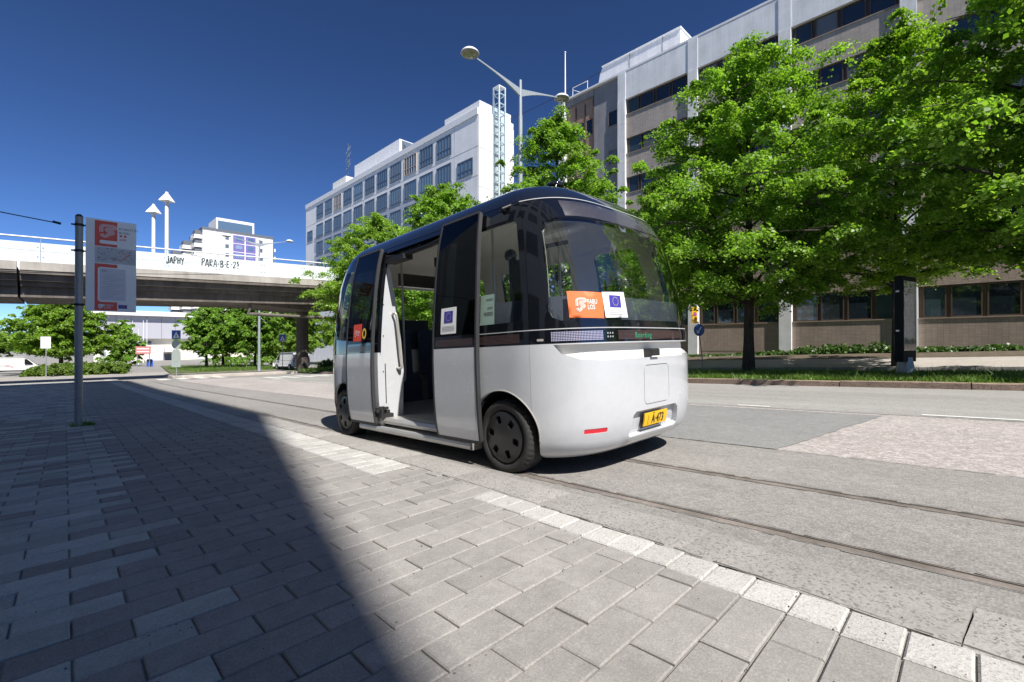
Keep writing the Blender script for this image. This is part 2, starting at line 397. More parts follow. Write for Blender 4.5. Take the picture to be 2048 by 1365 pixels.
# one sheet for all the land, lifted a little towards the building on the far side
xs = [-700, -60, -10, 2.4, 14.3, 24, 27, 31.2, 34, 60, 200, 900]; ys = [-300, -60, -20, 0, 25, 60, 120, 200, 800, 2500]
mb = MB()
def zg(x, y): return zr(max(-40, y))-.03+rise(x)
vs = [(x, y, zg(x, y)) for y in ys for x in xs]; n = len(xs)
mb.add(vs, [(j*n+i, j*n+i+1, (j+1)*n+i+1, (j+1)*n+i) for j in range(len(ys)-1) for i in range(n-1)])
mb.build('ground', M_ground, kind='structure')

KX, KY = [1.9, 1.96, 2.05, 2.156, 2.225, 2.27, 2.30, 2.30, 2.30], [-4, -1, -.1, 1.18, 2.4, 3.64, 6.5, 30, 60]
def kx(y): return float(np.interp(y, KY, KX))
KERB_W, PAVE = .36, .06
RAILS = (2.86, 3.87); RW = .042                     # metre-gauge tram track

sheet('tram_lane', lambda y: kx(y)+KERB_W-.02, RAILS[0]-RW, -30, 36, .0, M_tram, extra=[-4, -1, 1.2, 2.4, 3.6, 6.5])
sheet('tram_lane', RAILS[0]+RW, RAILS[1]-RW, -30, 36, .0, M_tram)
sheet('tram_lane', RAILS[1]+RW, 5.2, -30, 36, .0, M_tram)
sheet('bus_lane', 5.2, 8.75, -30, 36, -.001, M_pink)
sheet('road', 8.75, 14.25, -30, 36, .002, M_road)
sheet('side_road', -12, 40, 46.5, 66, -.004, M_plaza)
sheet('road_crossing', 2.3, 14.25, 36, 46.5, -.002, M_tram)
# repair patch in the red lane, with slanted ends
pj = random.Random(9); mb = MB(); q = [(5.2, 1.42), (8.55, .95), (8.55, 4.0), (7.6, 4.2), (5.2, 5.6)]; q = [(x+pj.gauss(0, .008), y+pj.gauss(0, .012)) for x, y in dens(q, .12)]
mb.add([(x, y, zr(y)+.0045) for x, y in q], [tuple(range(len(q)))]); mb.build('road_patch', M_patch, kind='structure')
for x in RAILS:                                    # grooved rail: head, groove, guard lip
    prof = [(-RW, -.05), (-RW, .003), (-RW+.012, .006), (.006, .006), (.010, -.03), (.028, -.03), (.030, .004), (RW, .003), (RW, -.05)]
    ys = ysteps(-30, 36); vs = [(x+a, y, zr(y)+h) for y in ys for a, h in prof]; k = len(prof); mb = MB()
    for j in range(len(ys)-1):
        for i in range(k-1): mb.add([vs[j*k+i], vs[j*k+i+1], vs[(j+1)*k+i+1], vs[(j+1)*k+i]], [(0, 1, 2, 3)], 1 if i == 4 else 0)
    mb.build('tram_rail', [M_steel, M_groove], kind='structure')
# ragged sealing along the rails and the lane joints
M_seal = plain('bitumen_seal', (.17, .16, .15), .8, var=.3, scale=8., world=True)
for x, w in ((RAILS[0]-RW-.012, .012), (RAILS[0]+RW+.010, .016), (RAILS[1]-RW-.008, .010), (RAILS[1]+RW+.014, .02), (5.19, .016), (8.74, .014)):
    ys = np.arange(-6, 34, .06); mb = MB(); vs = []
    for y in ys: a = w*pj.uniform(.35, 1.0); c = x+pj.gauss(0, .0015); vs += [(c-a/2, y, zr(y)+.0075), (c+a/2, y, zr(y)+.0075)]
    mb.add(vs, [(2*i, 2*i+1, 2*i+3, 2*i+2) for i in range(len(ys)-1) if pj.random() < .8]); mb.build('road_seam', M_seal, kind='structure')
def crack(x, y, a, n, step, w=.006):
    mb = MB(); P = []
    for k in range(n): P.append((x, y)); a += pj.gauss(0, .16); x += math.cos(a)*step; y += math.sin(a)*step
    V, F = ribbon(P, w); mb.add([(p, q, zr(q)+.0078) for p, q in V], F); return mb.build('crack', M_seal, kind='structure')
for x, y, a, n in ((10.5, 2., 1.4, 26), (12.6, -1, 1.7, 30), (9.6, 5.5, 1.5, 20)): crack(x, y, a, n, .07)
rm = thing('road_markings', '', '', kind='structure')
del rm['kind']; rm['kind'] = 'structure'
def dash(x0, x1, y0, y1, off=.0085):
    mb = MB(); ys = ysteps(y0, y1); mb.add([p for y in ys for p in ((x0, y, zr(y)+off), (x1, y, zr(y)+off))], [(2*i, 2*i+1, 2*i+3, 2*i+2) for i in range(len(ys)-1)])
    mb.build('marking', M_white, rm)
for y0, y1 in ((-3.2, .55), (2.55, 3.1), (4.7, 5.6), (9, 12), (15, 18), (21, 24), (27, 30), (32, 34.5)): dash(8.86, 8.99, y0, y1)
for k in range(5): dash(9.5+k*1.0, 10.0+k*1.0, 30.5, 34.)
for k in range(7): dash(-3+k*2.2, -1.6+k*2.2, 55., 55.5)
for k in range(9): dash(-2+k*2.4, -.6+k*2.4, 61., 61.4)
for k in range(4): dash(4.5+k*1.1, 5.1+k*1.1, 37.4, 40.4)

# ------------------------------------------------------------------ pavement: every paver is a piece, laid in courses across the walk
pave = sheet('pavement', -9.5, lambda y: kx(y), -6, 48, PAVE-.011, M_joint, extra=[-4, -1, 1.2, 2.4, 3.6, 6.5])
PL, PW, GAP = .334, .164, .007
def paver_mesh(name, L, W, mat, b=.005, seed=0):
    mb = MB(); mb.bevbox(-L/2, L/2, -W/2, W/2, -.05, 0, b); return mb.mesh(name, mat)
pm = [paver_mesh('paver_grey', PL-GAP, PW-GAP, M_pv[0]), paver_mesh('paver_light', PL-GAP, PW-GAP, M_pv[1])]
SH, CH = math.sin(HEAD), math.cos(HEAD)
def shows(x, y, z, m=1.2):
    d = x*SH+y*CH; r = x*CH-y*SH
    return d if (d > .35 and abs(r/d) < m and (EYE-z)/d < .86) else None
pav = []; pr = random.Random(3)
j0 = int(-5.5/PW)
for j in range(j0, int(47/PW)):
    y = j*PW+PW/2
    xmax = kx(y)-(.20 if y < 2.54 else .0 if y < 3.6 else .39)
    if 2.54 <= y < 3.6: xmax = kx(y)-.004
    off = (PL/2 if j % 2 else 0)+.02
    lo = min(-1.2-.25*y, -2.95) if y < 30 else -8.5
    lo = max(lo, -9)
    i = math.floor((xmax-off)/PL)
    x1 = xmax
    while True:
        x0 = off+i*PL
        if x1-x0 > .05:
            cx = (x0+x1)/2; w = x1-x0
            lightp = .78 if cx < .22 else .4 if cx < .5 else .0
            if y > 7: lightp *= .45
            li = 1 if pr.random() < lightp else 0
            pav.append((cx, y, w, li, pr.gauss(0, .0016), pr.gauss(0, .006), pr.gauss(0, .006)))
            x1 = x0
        i -= 1
        if x1 < lo: break
vis = sorted([(shows(p[0], p[1], zr(p[1])+PAVE), k) for k, p in enumerate(pav) if shows(p[0], p[1], zr(p[1])+PAVE)])
near = set(k for _, k in vis[:300])
field = MB()
for k, (x, y, w, li, dz, ax, ay) in enumerate(pav):
    if k in near:
        o = link('paver', pm[li], pave, (x, y, zr(y)+PAVE+dz), (tilt(y)+ax, ay, 0)); o.scale = (w/PL, 1, 1)
    else:
        Mx = Matrix.Translation((x, y, zr(y)+PAVE+dz)) @ Matrix.Rotation(tilt(y)+ax, 4, 'X') @ Matrix.Rotation(ay, 4, 'Y')
        h, g = w/2-GAP/2, (PW-GAP)/2; b = .005
        vs = [Mx @ Vector(q) for q in ((-h, -g, -.03), (h, -g, -.03), (h, g, -.03), (-h, g, -.03), (-h, -g, -b), (h, -g, -b), (h, g, -b), (-h, g, -b), (-h+b, -g+b, 0), (h-b, -g+b, 0), (h-b, g-b, 0), (-h+b, g-b, 0))]
        fs = [(8, 9, 10, 11)]
        for a in range(4):
            c = (a+1) % 4; fs += [(a, c, 4+c, 4+a), (4+a, 4+c, 8+c, 8+a)]
        field.add(vs, fs, li)
fo = field.build('paver_field', M_pvi, pave); fo['kind'] = 'stuff'
# white granite setts along the kerb: one row beside the camera, two rows farther on
sm_ = MB(); sm_.bevbox(-.095, .095, -PW/2+.003, PW/2-.003, -.05, 0, .007); sett = sm_.mesh('white_sett', M_wstone)
far = MB(); cnt = 0
for j in range(int(-2/PW), int(44/PW)):
    y = j*PW+PW/2; sl = (kx(y+.1)-kx(y-.1))/.2
    if 2.54 <= y < 3.6: continue
    for x in ((kx(y)-.1,) if y < 2.54 else (kx(y)-.1, kx(y)-.293)):
        z = zr(y)+PAVE+pr.gauss(.002, .0015)
        if y < 15:
            link('sett', sett, pave, (x, y, z), (tilt(y)+pr.gauss(0, .008), pr.gauss(0, .008), -math.atan(sl)*.0+pr.gauss(0, .006)))
        else:
            far.add([(x-.09, y-.077, z), (x+.09, y-.077, z), (x+.09, y+.077, z), (x-.09, y+.077, z)], [(0, 1, 2, 3)])
fo = far.build('sett_field', M_wstone_i, pave); fo['kind'] = 'stuff'
# kerb of rough granite blocks
def rough_block(name, L, W, H, mat, nx=10, ny=5, amp=.005, seed=1):
    """granite block, top slightly uneven, arrises worn; origin at the top centre"""
    g = random.Random(seed); mb = MB(); vs = []
    for a in range(ny+1):
        for b in range(nx+1):
            x = -W/2+W*a/ny; y = -L/2+L*b/nx; e = (a in (0, ny)) or (b in (0, nx))
            vs.append((x+(g.uniform(-.004, .004) if a in (0, ny) else 0), y, (-.008-g.random()*.006 if e else 0)+g.gauss(0, amp*.4)))
    mb.add(vs, [(a*(nx+1)+b, (a+1)*(nx+1)+b, (a+1)*(nx+1)+b+1, a*(nx+1)+b+1) for a in range(ny) for b in range(nx)], 0, True)
    ring = [a*(nx+1) for a in range(ny+1)]+[ny*(nx+1)+b for b in range(1, nx+1)]+[a*(nx+1)+nx for a in range(ny-1, -1, -1)]+[b for b in range(nx-1, 0, -1)]
    rv = [vs[i] for i in ring]; lv = [(x, y, -H) for x, y, _ in rv]; m = len(ring)
    mb.add(rv+lv, [(i, m+i, m+(i+1) % m, (i+1) % m) for i in range(m)])
    return mb.mesh(name, mat)
kerb = thing('kerb', '', '', kind='structure')
kms = [rough_block('kerb_block', .998, KERB_W, .2, M_kerb, seed=s, amp=.006) for s in range(4)]
for j in range(-5, 44):
    y = j*1.0+.02+.5; a = -math.atan((kx(y+.4)-kx(y-.4))/.8)
    link('kerb_stone', kms[j % 4], kerb, (kx(y)+.012+KERB_W/2, y, zr(y)+PAVE+pr.gauss(.0, .003)), (tilt(y), pr.gauss(.012, .006), a))

# grit in the joint between setts and kerb, crumbs of stone on the walk, tuft at the pole's foot
ys = np.arange(-3, 30, .05); mb = MB(); vs = []
for y in ys: a = .012*pr.uniform(.15, 1.3); c = kx(y)+.006+pr.gauss(0, .003); vs += [(c-a/2, y, zr(y)+PAVE+.0035), (c+a/2, y, zr(y)+PAVE+.0035)]
mb.add(vs, [(2*i, 2*i+1, 2*i+3, 2*i+2) for i in range(len(ys)-1) if pr.random() < .88]); mb.build('kerb_joint', plain('joint_dirt', (.09, .085, .075), .95, var=.4, scale=20., world=True), kind='structure')
mb = MB()
for k in range(900):
    y = pr.uniform(-.3, 9); x = pr.uniform(-.6-.2*y, kx(y)+.3) if pr.random() < .5 else kx(y)+pr.gauss(-.1, .25); r = pr.uniform(.0015, .0045); z = zr(y)+PAVE+.001
    mb.add([(x-r, y-r*.6, z), (x+r, y-r*.8, z), (x+r*.5, y+r, z), (x-r*.7, y+r*.7, z), (x, y, z+r*1.2)], [(0, 1, 4), (1, 2, 4), (2, 3, 4), (3, 0, 4)])
mb.build('grit', plain('dark_grit', (.10, .095, .09), .9), kind='stuff', label='crumbs of dark grit scattered over the pavers', cat='grit')
# ------------------------------------------------------------------ grass median, second road, far side
M_soil = plain('median_soil', (.13, .1, .07), .95, var=.35, scale=3., fine=.4, fscale=40, world=True)
M_turf = plain('turf_base', (.12, .15, .05), .95, var=.5, scale=1.6, fine=.5, fscale=60, world=True)
MED0, MED1 = 14.25, 19.4
sheet('median', MED0+.3, MED1, -22, 37, .135, M_turf, extra=[-10, 10])
mk = thing('median_kerb', '', '', kind='structure')
kr = [rough_block('median_kerb_block', 2.38, .3, .3, M_kerb_red, nx=16, ny=3, amp=.008, seed=20+s) for s in range(3)]
for j in range(-9, 15):
    y = j*2.4+1.26; link('kerb_stone', kr[j % 3], mk, (MED0+.15, y, zr(y)+.15+pr.gauss(0, .006)), (tilt(y), 0, pr.gauss(0, .003)))
M_road2 = asphalt('back_road_asphalt', (.30, .295, .29), grain=40., big=.2, streak=(1.2, .3, 1))
sheet('back_road', MED1, 24.2, -24, 60, .003, M_road2)
M_walk = asphalt('far_walk_asphalt', (.46, .42, .38), grain=30., big=.15)
def band(name, x0, x1, y0, y1, off, mat):
    xs = [x0]+[b for b in (24, 27, 31.2) if x0 < b < x1]+[x1]; ys = ysteps(y0, y1); n = len(xs); mb = MB()
    mb.add([(x, y, zr(y)+rise(x)+off) for y in ys for x in xs], [(j*n+i, j*n+i+1, (j+1)*n+i+1, (j+1)*n+i) for j in range(len(ys)-1) for i in range(n-1)])
    return mb.build(name, mat, kind='structure')
band('far_pavement', 24.5, 28.5, -24, 60, .10, M_walk)
band('planting_strip', 28.5, 33.9, -24, 16.5, .11, M_soil)
band('far_pavement', 28.5, 33.9, 16.5, 60, .105, M_walk)
fk = thing('far_kerb', '', '', kind='structure')
kf = rough_block('far_kerb_block', 2.98, .3, .3, M_kerb, nx=8, ny=2, amp=.006, seed=31)
for j in range(-7, 19):
    y = j*3.+1.5; link('kerb_stone', kf, fk, (24.35, y, zr(y)+rise(24.35)+.115), (tilt(y), 0, 0))
# traffic island at the crossing and grassed median beyond it
M_isl = concrete_mat('island_concrete', (.50, .46, .41), stain=.2)
def raised(name, poly, h, mat, **kw):
    mb = MB(); n = len(poly); vs = [(x, y, zr(y)-.2) for x, y in poly]+[(x, y, zr(y)+h-.03) for x, y in poly]
    cx = sum(p[0] for p in poly)/n; cy = sum(p[1] for p in poly)/n
    vs += [(cx+(x-cx)*.985, cy+(y-cy)*.96, zr(y)+h) for x, y in poly]
    mb.add(vs, [tuple(range(2*n, 3*n))]+[(k, (k+1) % n, n+(k+1) % n, n+k) for k in range(n)]+[(n+k, n+(k+1) % n, 2*n+(k+1) % n, 2*n+k) for k in range(n)])
    return mb.build(name, mat, **kw)
raised('traffic_island', [(5.6, 41.0), (6.1, 40.3), (13.8, 39.6), (14.2, 40.4), (14.2, 45.4), (13.6, 46.0), (6.4, 46.0), (5.6, 45.2)], .18, M_isl, kind='structure')
raised('traffic_island', [(14.3, 38.2), (18.4, 38.2), (18.4, 46.4), (14.3, 46.4)], .13, M_turf, kind='structure')
raised('lawn', [(7.5, 56.3), (20, 56.3), (20, 100), (12, 100)], .12, M_turf, kind='structure')
# ------------------------------------------------------------------ office building on the far side
M_bwhite = concrete_mat('painted_concrete_panel', (.82, .83, .85), stain=.15)
M_pillar = concrete_mat('pillar_concrete', (.82, .82, .82), stain=.16)
M_tile = brick_mat('grey_brown_facing_tile', (.46, .405, .36), (.33, .29, .26), .24, .085, .010)
M_brown = brick_mat('brown_facing_tile', (.40, .315, .26), (.28, .225, .185), .24, .085, .010)
M_frame = plain('bronze_window_frame', (.10, .07, .052), .45, .2, var=.15)
M_pane = window_glass('office_glass', (.018, .026, .036), (.05, .085, .095))
M_dgrey = concrete_mat('dark_grey_render', (.30, .295, .31), stain=.2)
M_bpan = plain('brown_metal_panel', (.36, .235, .165), .55, var=.1, scale=1., world=True)
M_cap = plain('white_metal_capping', (.78, .79, .8), .45, var=.05)
M_sill = plain('window_sill', (.30, .24, .19), .5, var=.1)
M_plinth = concrete_mat('plinth_concrete', (.33, .29, .25), stain=.3)
E = EYE
def office():
    b = thing('office_building', 'long six storey office building with white pillars and brown tiled walls behind the street trees', 'building', (34, 0, 0))
    FX = 0.                                    # facade plane, local X
    YR, YL = -22., 28.0
    TOP = 23.0+E
    # rows: (sill, head)
    rows = [(19.4, 20.65), (16.05, 17.35), (12.7, 14.0), (9.35, 10.65), (6.0, 7.3), (1.39, 3.11)]
    pil = [21.1-6.17*k for k in range(7)]
    mb = MB()                                  # main volume sits behind the facade panels
    mb.box(.45, 15, YR, 27.6, -3, TOP-.4); mb.build('core', M_dgrey, b)
    mb = MB(); mb.box(-.14, 15.1, YR, YL, TOP, TOP+.16); mb.build('roof_capping', M_cap, b)
    for k, y in enumerate(pil):
        mb = MB(); zs = [-2.0, 3.2, 5.2, 8.55, 11.9, 15.25, 18.6, TOP-2.4+.02]
        for a, c in zip(zs[:-1], zs[1:]): mb.box(-.22, .45, y-.36, y+.36, a+(E if a > 0 else 0)+.012, c+(E if c < TOP-3 else 0)-.012)
        mb.box(-.2, .44, y-.34, y+.34, -2, TOP-2.4)
        mb.build('pillar', M_pillar, b)
        mb = MB(); mb.box(-.17, .45, y-.37, y+.37, TOP-2.38, TOP-.004); mb.build('parapet_panel', M_bwhite, b)
    ym = {}
    def wmesh(w, h, seed):                     # frame with a mullion panel at one side
        mb = MB(); t = .06
        mb.box(.06, .16, 0, w, 0, t); mb.box(.06, .16, 0, w, h-t, h); mb.box(.06, .16, 0, t, t, h-t); mb.box(.06, .16, w-t, w, t, h-t)
        return mb.mesh('office_window', M_frame)
    panes = {}
    for k in range(len(pil)-1):
        yh, yl = pil[k]-.37, pil[k+1]+.37      # bay between two pillars, yh > yl
        L = yh-yl
        mb = MB(); mb.box(-.12, .45, yl+.01, yh-.01, rows[0][1]+E+.02, TOP-.006); mb.build('parapet_panel', M_bwhite, b)
        for ri, (s0, h0) in enumerate(rows):
            s0 += E; h0 += E
            below = rows[ri+1][1]+E if ri+1 < len(rows) else None
            mb = MB()
            if below is not None: mb.box(.0, .45, yl+.006, yh-.006, below+.02, s0-.08)
            else:
                mb.box(.0, .45, yl+.006, yh-.006, .55, s0-.08)
            mb.build('spandrel', M_tile if ri < 3 else M_brown, b)
            if below is None:
                mb = MB(); mb.box(-.01, .44, yl+.012, yh-.012, .42, .545); mb.build('joint_band', M_sill, b)
                mb = MB(); mb.box(.0, .45, yl+.01, yh-.01, -.62, .415); mb.build('spandrel', M_brown, b)
                mb = MB(); mb.box(-.015, .44, yl+.014, yh-.014, -2.2, -.625); mb.build('plinth', M_plinth, b)
            mb = MB(); mb.box(-.05, .4, yl+.01, yh-.01, s0-.075, s0-.005); mb.build('sill', M_sill, b)
            mb = MB(); mb.box(.2, .42, yl+.01, yh-.01, s0, h0+.015); mb.build('window_band', M_frame, b)
            ws = [.95, 1.2, 1.2, 1.2]; g = (L-.2-sum(ws))/4; y = yl+.1+g*.5; h = h0-s0
            order = ws if (k+ri) % 2 else ws[::-1]
            for w in order:
                key = (round(w, 2), round(h, 2))
                if key not in ym:
                    ym[key] = wmesh(w, h-.02, 0); pmb = MB(); pmb.box(.1, .12, .062, w-.062, .062, h-.082); panes[key] = pmb.mesh('office_pane', M_pane)
                fr = link('window', ym[key], b, (.03, y, s0+.004)); link('pane', panes[key], fr)
                y += w+g
    # stair bay at the end: dark wall with small windows, brown glazed bay, white corner
    mb = MB(); mb.box(.15, .5, 21.47, 24.15, -2, TOP-.01); mb.build('stair_wall', M_dgrey, b)
    for s0, h0 in ((19.0, 20.3), (15.6, 16.9), (12.2, 13.5), (8.8, 10.1)):
        mb = MB(); mb.box(.08, .2, 21.75, 22.6, s0+E-.06, s0+E); mb.box(.08, .2, 22.55, 22.62, s0+E, h0+E); mb.box(.09, .2, 21.75, 22.55, h0+E-.05, h0+E)
        w = mb.build('window', M_sill, b); mb = MB(); mb.box(.13, .16, 21.75, 22.55, s0+E, h0+E-.05); mb.build('pane', M_pane, w)
    mb = MB(); mb.box(.28, .5, 24.17, 27.3, -2, TOP-.6); mb.box(.1, .5, 24.17, 27.3, TOP-.6, TOP-.01); mb.build('bay_back', M_dgrey, b)
    mb = MB(); mb.box(.12, .3, 24.16, 24.26, -2, TOP-.62)
    for y in (25.2, 26.25): mb.box(.2, .3, y-.05, y+.05, -2, TOP-1.0)
    mb.build('bay_mullion', M_frame, b)
    for f in range(6):
        z0 = 19.0+E-3.35*f
        for y0, y1 in ((24.3, 25.13), (25.27, 26.18), (26.32, 27.28)):
            mb = MB(); mb.box(.24, .29, y0, y1, z0-1.75, z0-.06); mb.build('bay_panel', M_bpan, b)
            mb = MB(); mb.box(.22, .285, y0, y1, z0-.05, z0+.02); mb.box(.22, .285, y0, y1, z0+1.42, z0+1.5); mb.box(.22, .285, y0, y0+.06, z0+.02, z0+1.42); mb.box(.22, .285, y1-.06, y1, z0+.02, z0+1.42)
            w = mb.build('window', M_bpan, b); mb = MB(); mb.box(.25, .27, y0+.06, y1-.06, z0+.02, z0+1.42); mb.build('pane', M_pane, w)
    for y0, y1 in ((24.3, 25.13), (25.27, 26.18), (26.32, 27.28)):
        mb = MB(); mb.box(.24, .29, y0, y1, 20.55+E, 22.3+E); mb.build('bay_panel', M_bpan, b)
    mb = MB(); mb.box(-.2, .6, 27.32, 28.0, -2, 20.3+E); mb.box(-.2, .6, 27.32, 28.0, 20.32+E, TOP+.1); mb.build('pillar', M_pillar, b)
    mb = MB(); mb.box(-.28, .7, 27.25, 28.08, TOP+.165, TOP+.42); mb.build('pillar_cap', M_cap, b)
    # roof storey, set back, with bevelled ends
    mb = MB(); z0, z1 = TOP+.1, 28.75+E
    pr_ = [(18.8, z0), (28.6, z0), (27.5, z1-.5), (27.2, z1), (18.8, z1)]
    mb.prism([(a, c) for a, c in pr_], 6., 13., 'x'); mb.build('roof_storey', M_bwhite, b)
    mb = MB(); mb.box(5.9, 13.1, 18.7, 27.25, z1+.005, z1+.12); mb.build('roof_storey_capping', M_cap, b)
    mb = MB(); mb.box(7.5, 12, 16.2, 18.2, TOP+.1, 28.3+E); mb.build('plant_room', M_bwhite, b)
    for y in (20.5, 24): 
        mb = MB(); mb.box(5.96, 5.995, y-.02, y+.02, z0, z1); mb.build('panel_joint', M_dgrey, b)
    mb = MB(); mb.cyl((.3, 27.6, TOP+.42), (.3, 27.6, TOP+4.9), .075, .05, 10); mb.lathe([(.0, .12), (.09, .06), (.1, 0), (.0, -.06)], (.3, 27.6, TOP+4.95), n=10); mb.build('flagpole', M_cap, b)
    mb = MB()
    for y in (26.6, 24.9): mb.cyl((.2, y, TOP+.16), (.2, y, TOP+1.1), .03, n=6)
    mb.cyl((.2, 26.6, TOP+1.08), (.2, 24.9, TOP+1.08), .03, n=6); mb.cyl((.2, 26.6, TOP+.9), (.2, 25.5, TOP+.2), .025, n=6); mb.build('roof_rail', M_cap, b)
office()

# ------------------------------------------------------------------ white slab block farther along
M_slab = concrete_mat('pale_concrete_panel', (.80, .81, .83), stain=.06)
M_slab_end = concrete_mat('white_concrete_panel', (.76, .75, .72), stain=.06)
M_band = concrete_mat('blue_grey_panel', (.42, .46, .54), stain=.1)
M_wblue = plain('blue_grey_window_frame', (.10, .13, .17), .4, var=.1)
M_wbeige = plain('beige_window_frame', (.42, .36, .29), .6, var=.1)
M_sky_pane = window_glass('blue_glass', (.10, .18, .28), (.20, .33, .46), rough=.06)
def slab():
    b = thing('slab_building', 'white concrete slab block with rows of blue windows beyond the grey office building', 'building', (34, 0, 0))
    Y0, Y1, TOP = 40.2, 92.8, 27.2+E
    mb = MB(); mb.box(.0, 5.7, Y0+.02, Y1, -4, TOP-.8); mb.build('core', M_slab, b)
    mb = MB(); mb.box(-.12, 5.75, Y0-.02, Y1+.05, TOP-.78, TOP); mb.build('parapet', M_cap, b)
    mb = MB()
    for z0, z1 in ((TOP-4.55, TOP-.8), (TOP-9.1, TOP-4.6), (TOP-13.6, TOP-9.15), (-4, TOP-13.65)): mb.box(.02, 2.8, Y0-.12, Y0+.02, z0, z1); mb.box(2.83, 5.7, Y0-.12, Y0+.02, z0, z1)
    mb.build('end_wall', M_slab_end, b)
    mb = MB(); mb.box(.4, 5.5, Y0+.2, 47.2, TOP+.005, TOP+1.1); mb.build('roof_upstand', M_cap, b)
    mb = MB(); mb.prism([(60.2, TOP), (75, TOP), (75, TOP+3.3), (60.2, TOP+3.3)], 1.6, 4.6, 'x'); mb.build('plant_room', M_slab, b)
    mb = MB(); mb.prism([(57.5, TOP), (60.18, TOP), (60.18, TOP+3.2)], 2.0, 4.2, 'x'); mb.build('plant_room_slope', M_wblue, b)
    mb = MB(); mb.box(1.2, 3.8, 77.5, 83, TOP, TOP+2.2); mb.build('roof_hatch', M_slab_end, b)
    mb = MB(); mb.box(.8, 2.6, 53.0, 55.6, TOP, TOP+.6); mb.build('roof_vent', M_cap, b)
    mb = MB(); mb.cyl((2.2, 78.8, TOP+2.2), (2.2, 78.8, TOP+8.6), .06, n=6)
    for z, L in ((7.4, 1.2), (6.2, 1.6), (5.2, .9), (4.4, 1.3)):
        mb.cyl((2.2-L*.3, 78.8-L, TOP+z), (2.2+L*.3, 78.8+L, TOP+z), .035, n=5)
        for k in range(6): 
            q = -1+2*k/5; mb.cyl((2.2+L*.3*q-.3, 78.8+L*q, TOP+z-.35), (2.2+L*.3*q+.3, 78.8+L*q, TOP+z+.35), .025, n=4)
    mb.build('aerial', M_wblue, b)
    # blue-grey panels between the lower window rows
    for z0, z1 in ((17.55, 20.0), (14.2, 16.7)):
        mb = MB(); mb.box(-.035, .02, 45.0, 88.4, z0+E-.35, z1+E-.02); mb.build('facade_band', M_band, b)
    cache = {}
    def wm(w, h, n, tall, mat):
        key = (w, h, n, tall, mat.name)
        if key not in cache:
            mb = MB(); t = .09; mb.box(-.09, .0, 0, w, 0, t); mb.box(-.09, .0, 0, w, h-t, h); mb.box(-.09, .0, 0, t, t, h-t); mb.box(-.09, .0, w-t, w, t, h-t)
            for k in range(1, n): y = w*k/n; mb.box(-.085, .0, y-.05, y+.05, t, h-t)
            if tall: mb.box(-.08, -.002, t, w-t, h*.32, h*.32+.09)
            fr = mb.mesh('slab_window', mat)
            pb = MB()
            pb.box(-.045, -.02, t, w-t, t, h-t); cache[key] = (fr, pb.mesh('slab_pane', M_sky_pane))
        return cache[key]
    cols_ = [45.25+3.9*k for k in range(11)]
    for r, (s0, h0) in enumerate(((23.3, 25.85), (20.0, 22.25), (16.7, 18.95), (13.4, 15.65), (10.1, 12.35), (6.8, 9.05))):
        for c, y in enumerate(cols_):
            a, p = wm(3.05, h0-s0, 5, r == 0, M_wbeige if (r == 0 and c in (2, 8)) else M_wblue)
            w = link('window', a, b, (-.036 if r in (1, 2) else -.004, y, s0+E)); link('pane', p, w)
    for y in (41.1, 89.3):
        for s0 in (19.75, 13.2):
            a, p = wm(2.9 if y < 50 else 2.6, 1.95, 4, True, M_wblue); w = link('window', a, b, (-.004, y, s0+E)); link('pane', p, w)
    mb = MB()
    for z in (22.8, 19.4, 13.): mb.box(-.012, .01, Y0, Y1, z+E-.025, z+E+.025)
    mb.box(-.012, .01, 44.6, 44.64, 10, TOP-.8); mb.build('panel_joint', M_band, b)
    # glazed lift shaft at the end wall
    mb = MB(); x0, x1, y0, y1 = 2.3, 3.25, Y0-1.1, Y0-.15; z0, z1 = -3, TOP+3.0
    for x in (x0, x1):
        for y in (y0, y1): mb.box(x-.07, x+.07, y-.07, y+.07, z0, z1)
    z = z0
    while z < z1:
        for y in (y0, y1): mb.box(x0+.07, x1-.07, y-.05, y+.05, z, z+.1)
        for x in (x0, x1): mb.box(x-.05, x+.05, y0+.07, y1-.07, z, z+.1)
        z += 1.15
    mb.box(x0-.07, x1+.07, y0-.07, y1+.07, z1, z1+.1)
    t = mb.build('shaft_frame', M_cap, b)
    mb = MB(); mb.add([(x0, y0-.08, z0), (x1, y0-.08, z0), (x1, y0-.08, z1-.2), (x0, y0-.08, z1-.2)], [(0, 1, 2, 3)]); mb.add([(x0-.08, y1, z0), (x0-.08, y0, z0), (x0-.08, y0, z1-.2), (x0-.08, y1, z1-.2)], [(0, 1, 2, 3)]); mb.build('shaft_glazing', glass('shaft_glass', (.72, .82, .84)), b)
slab()

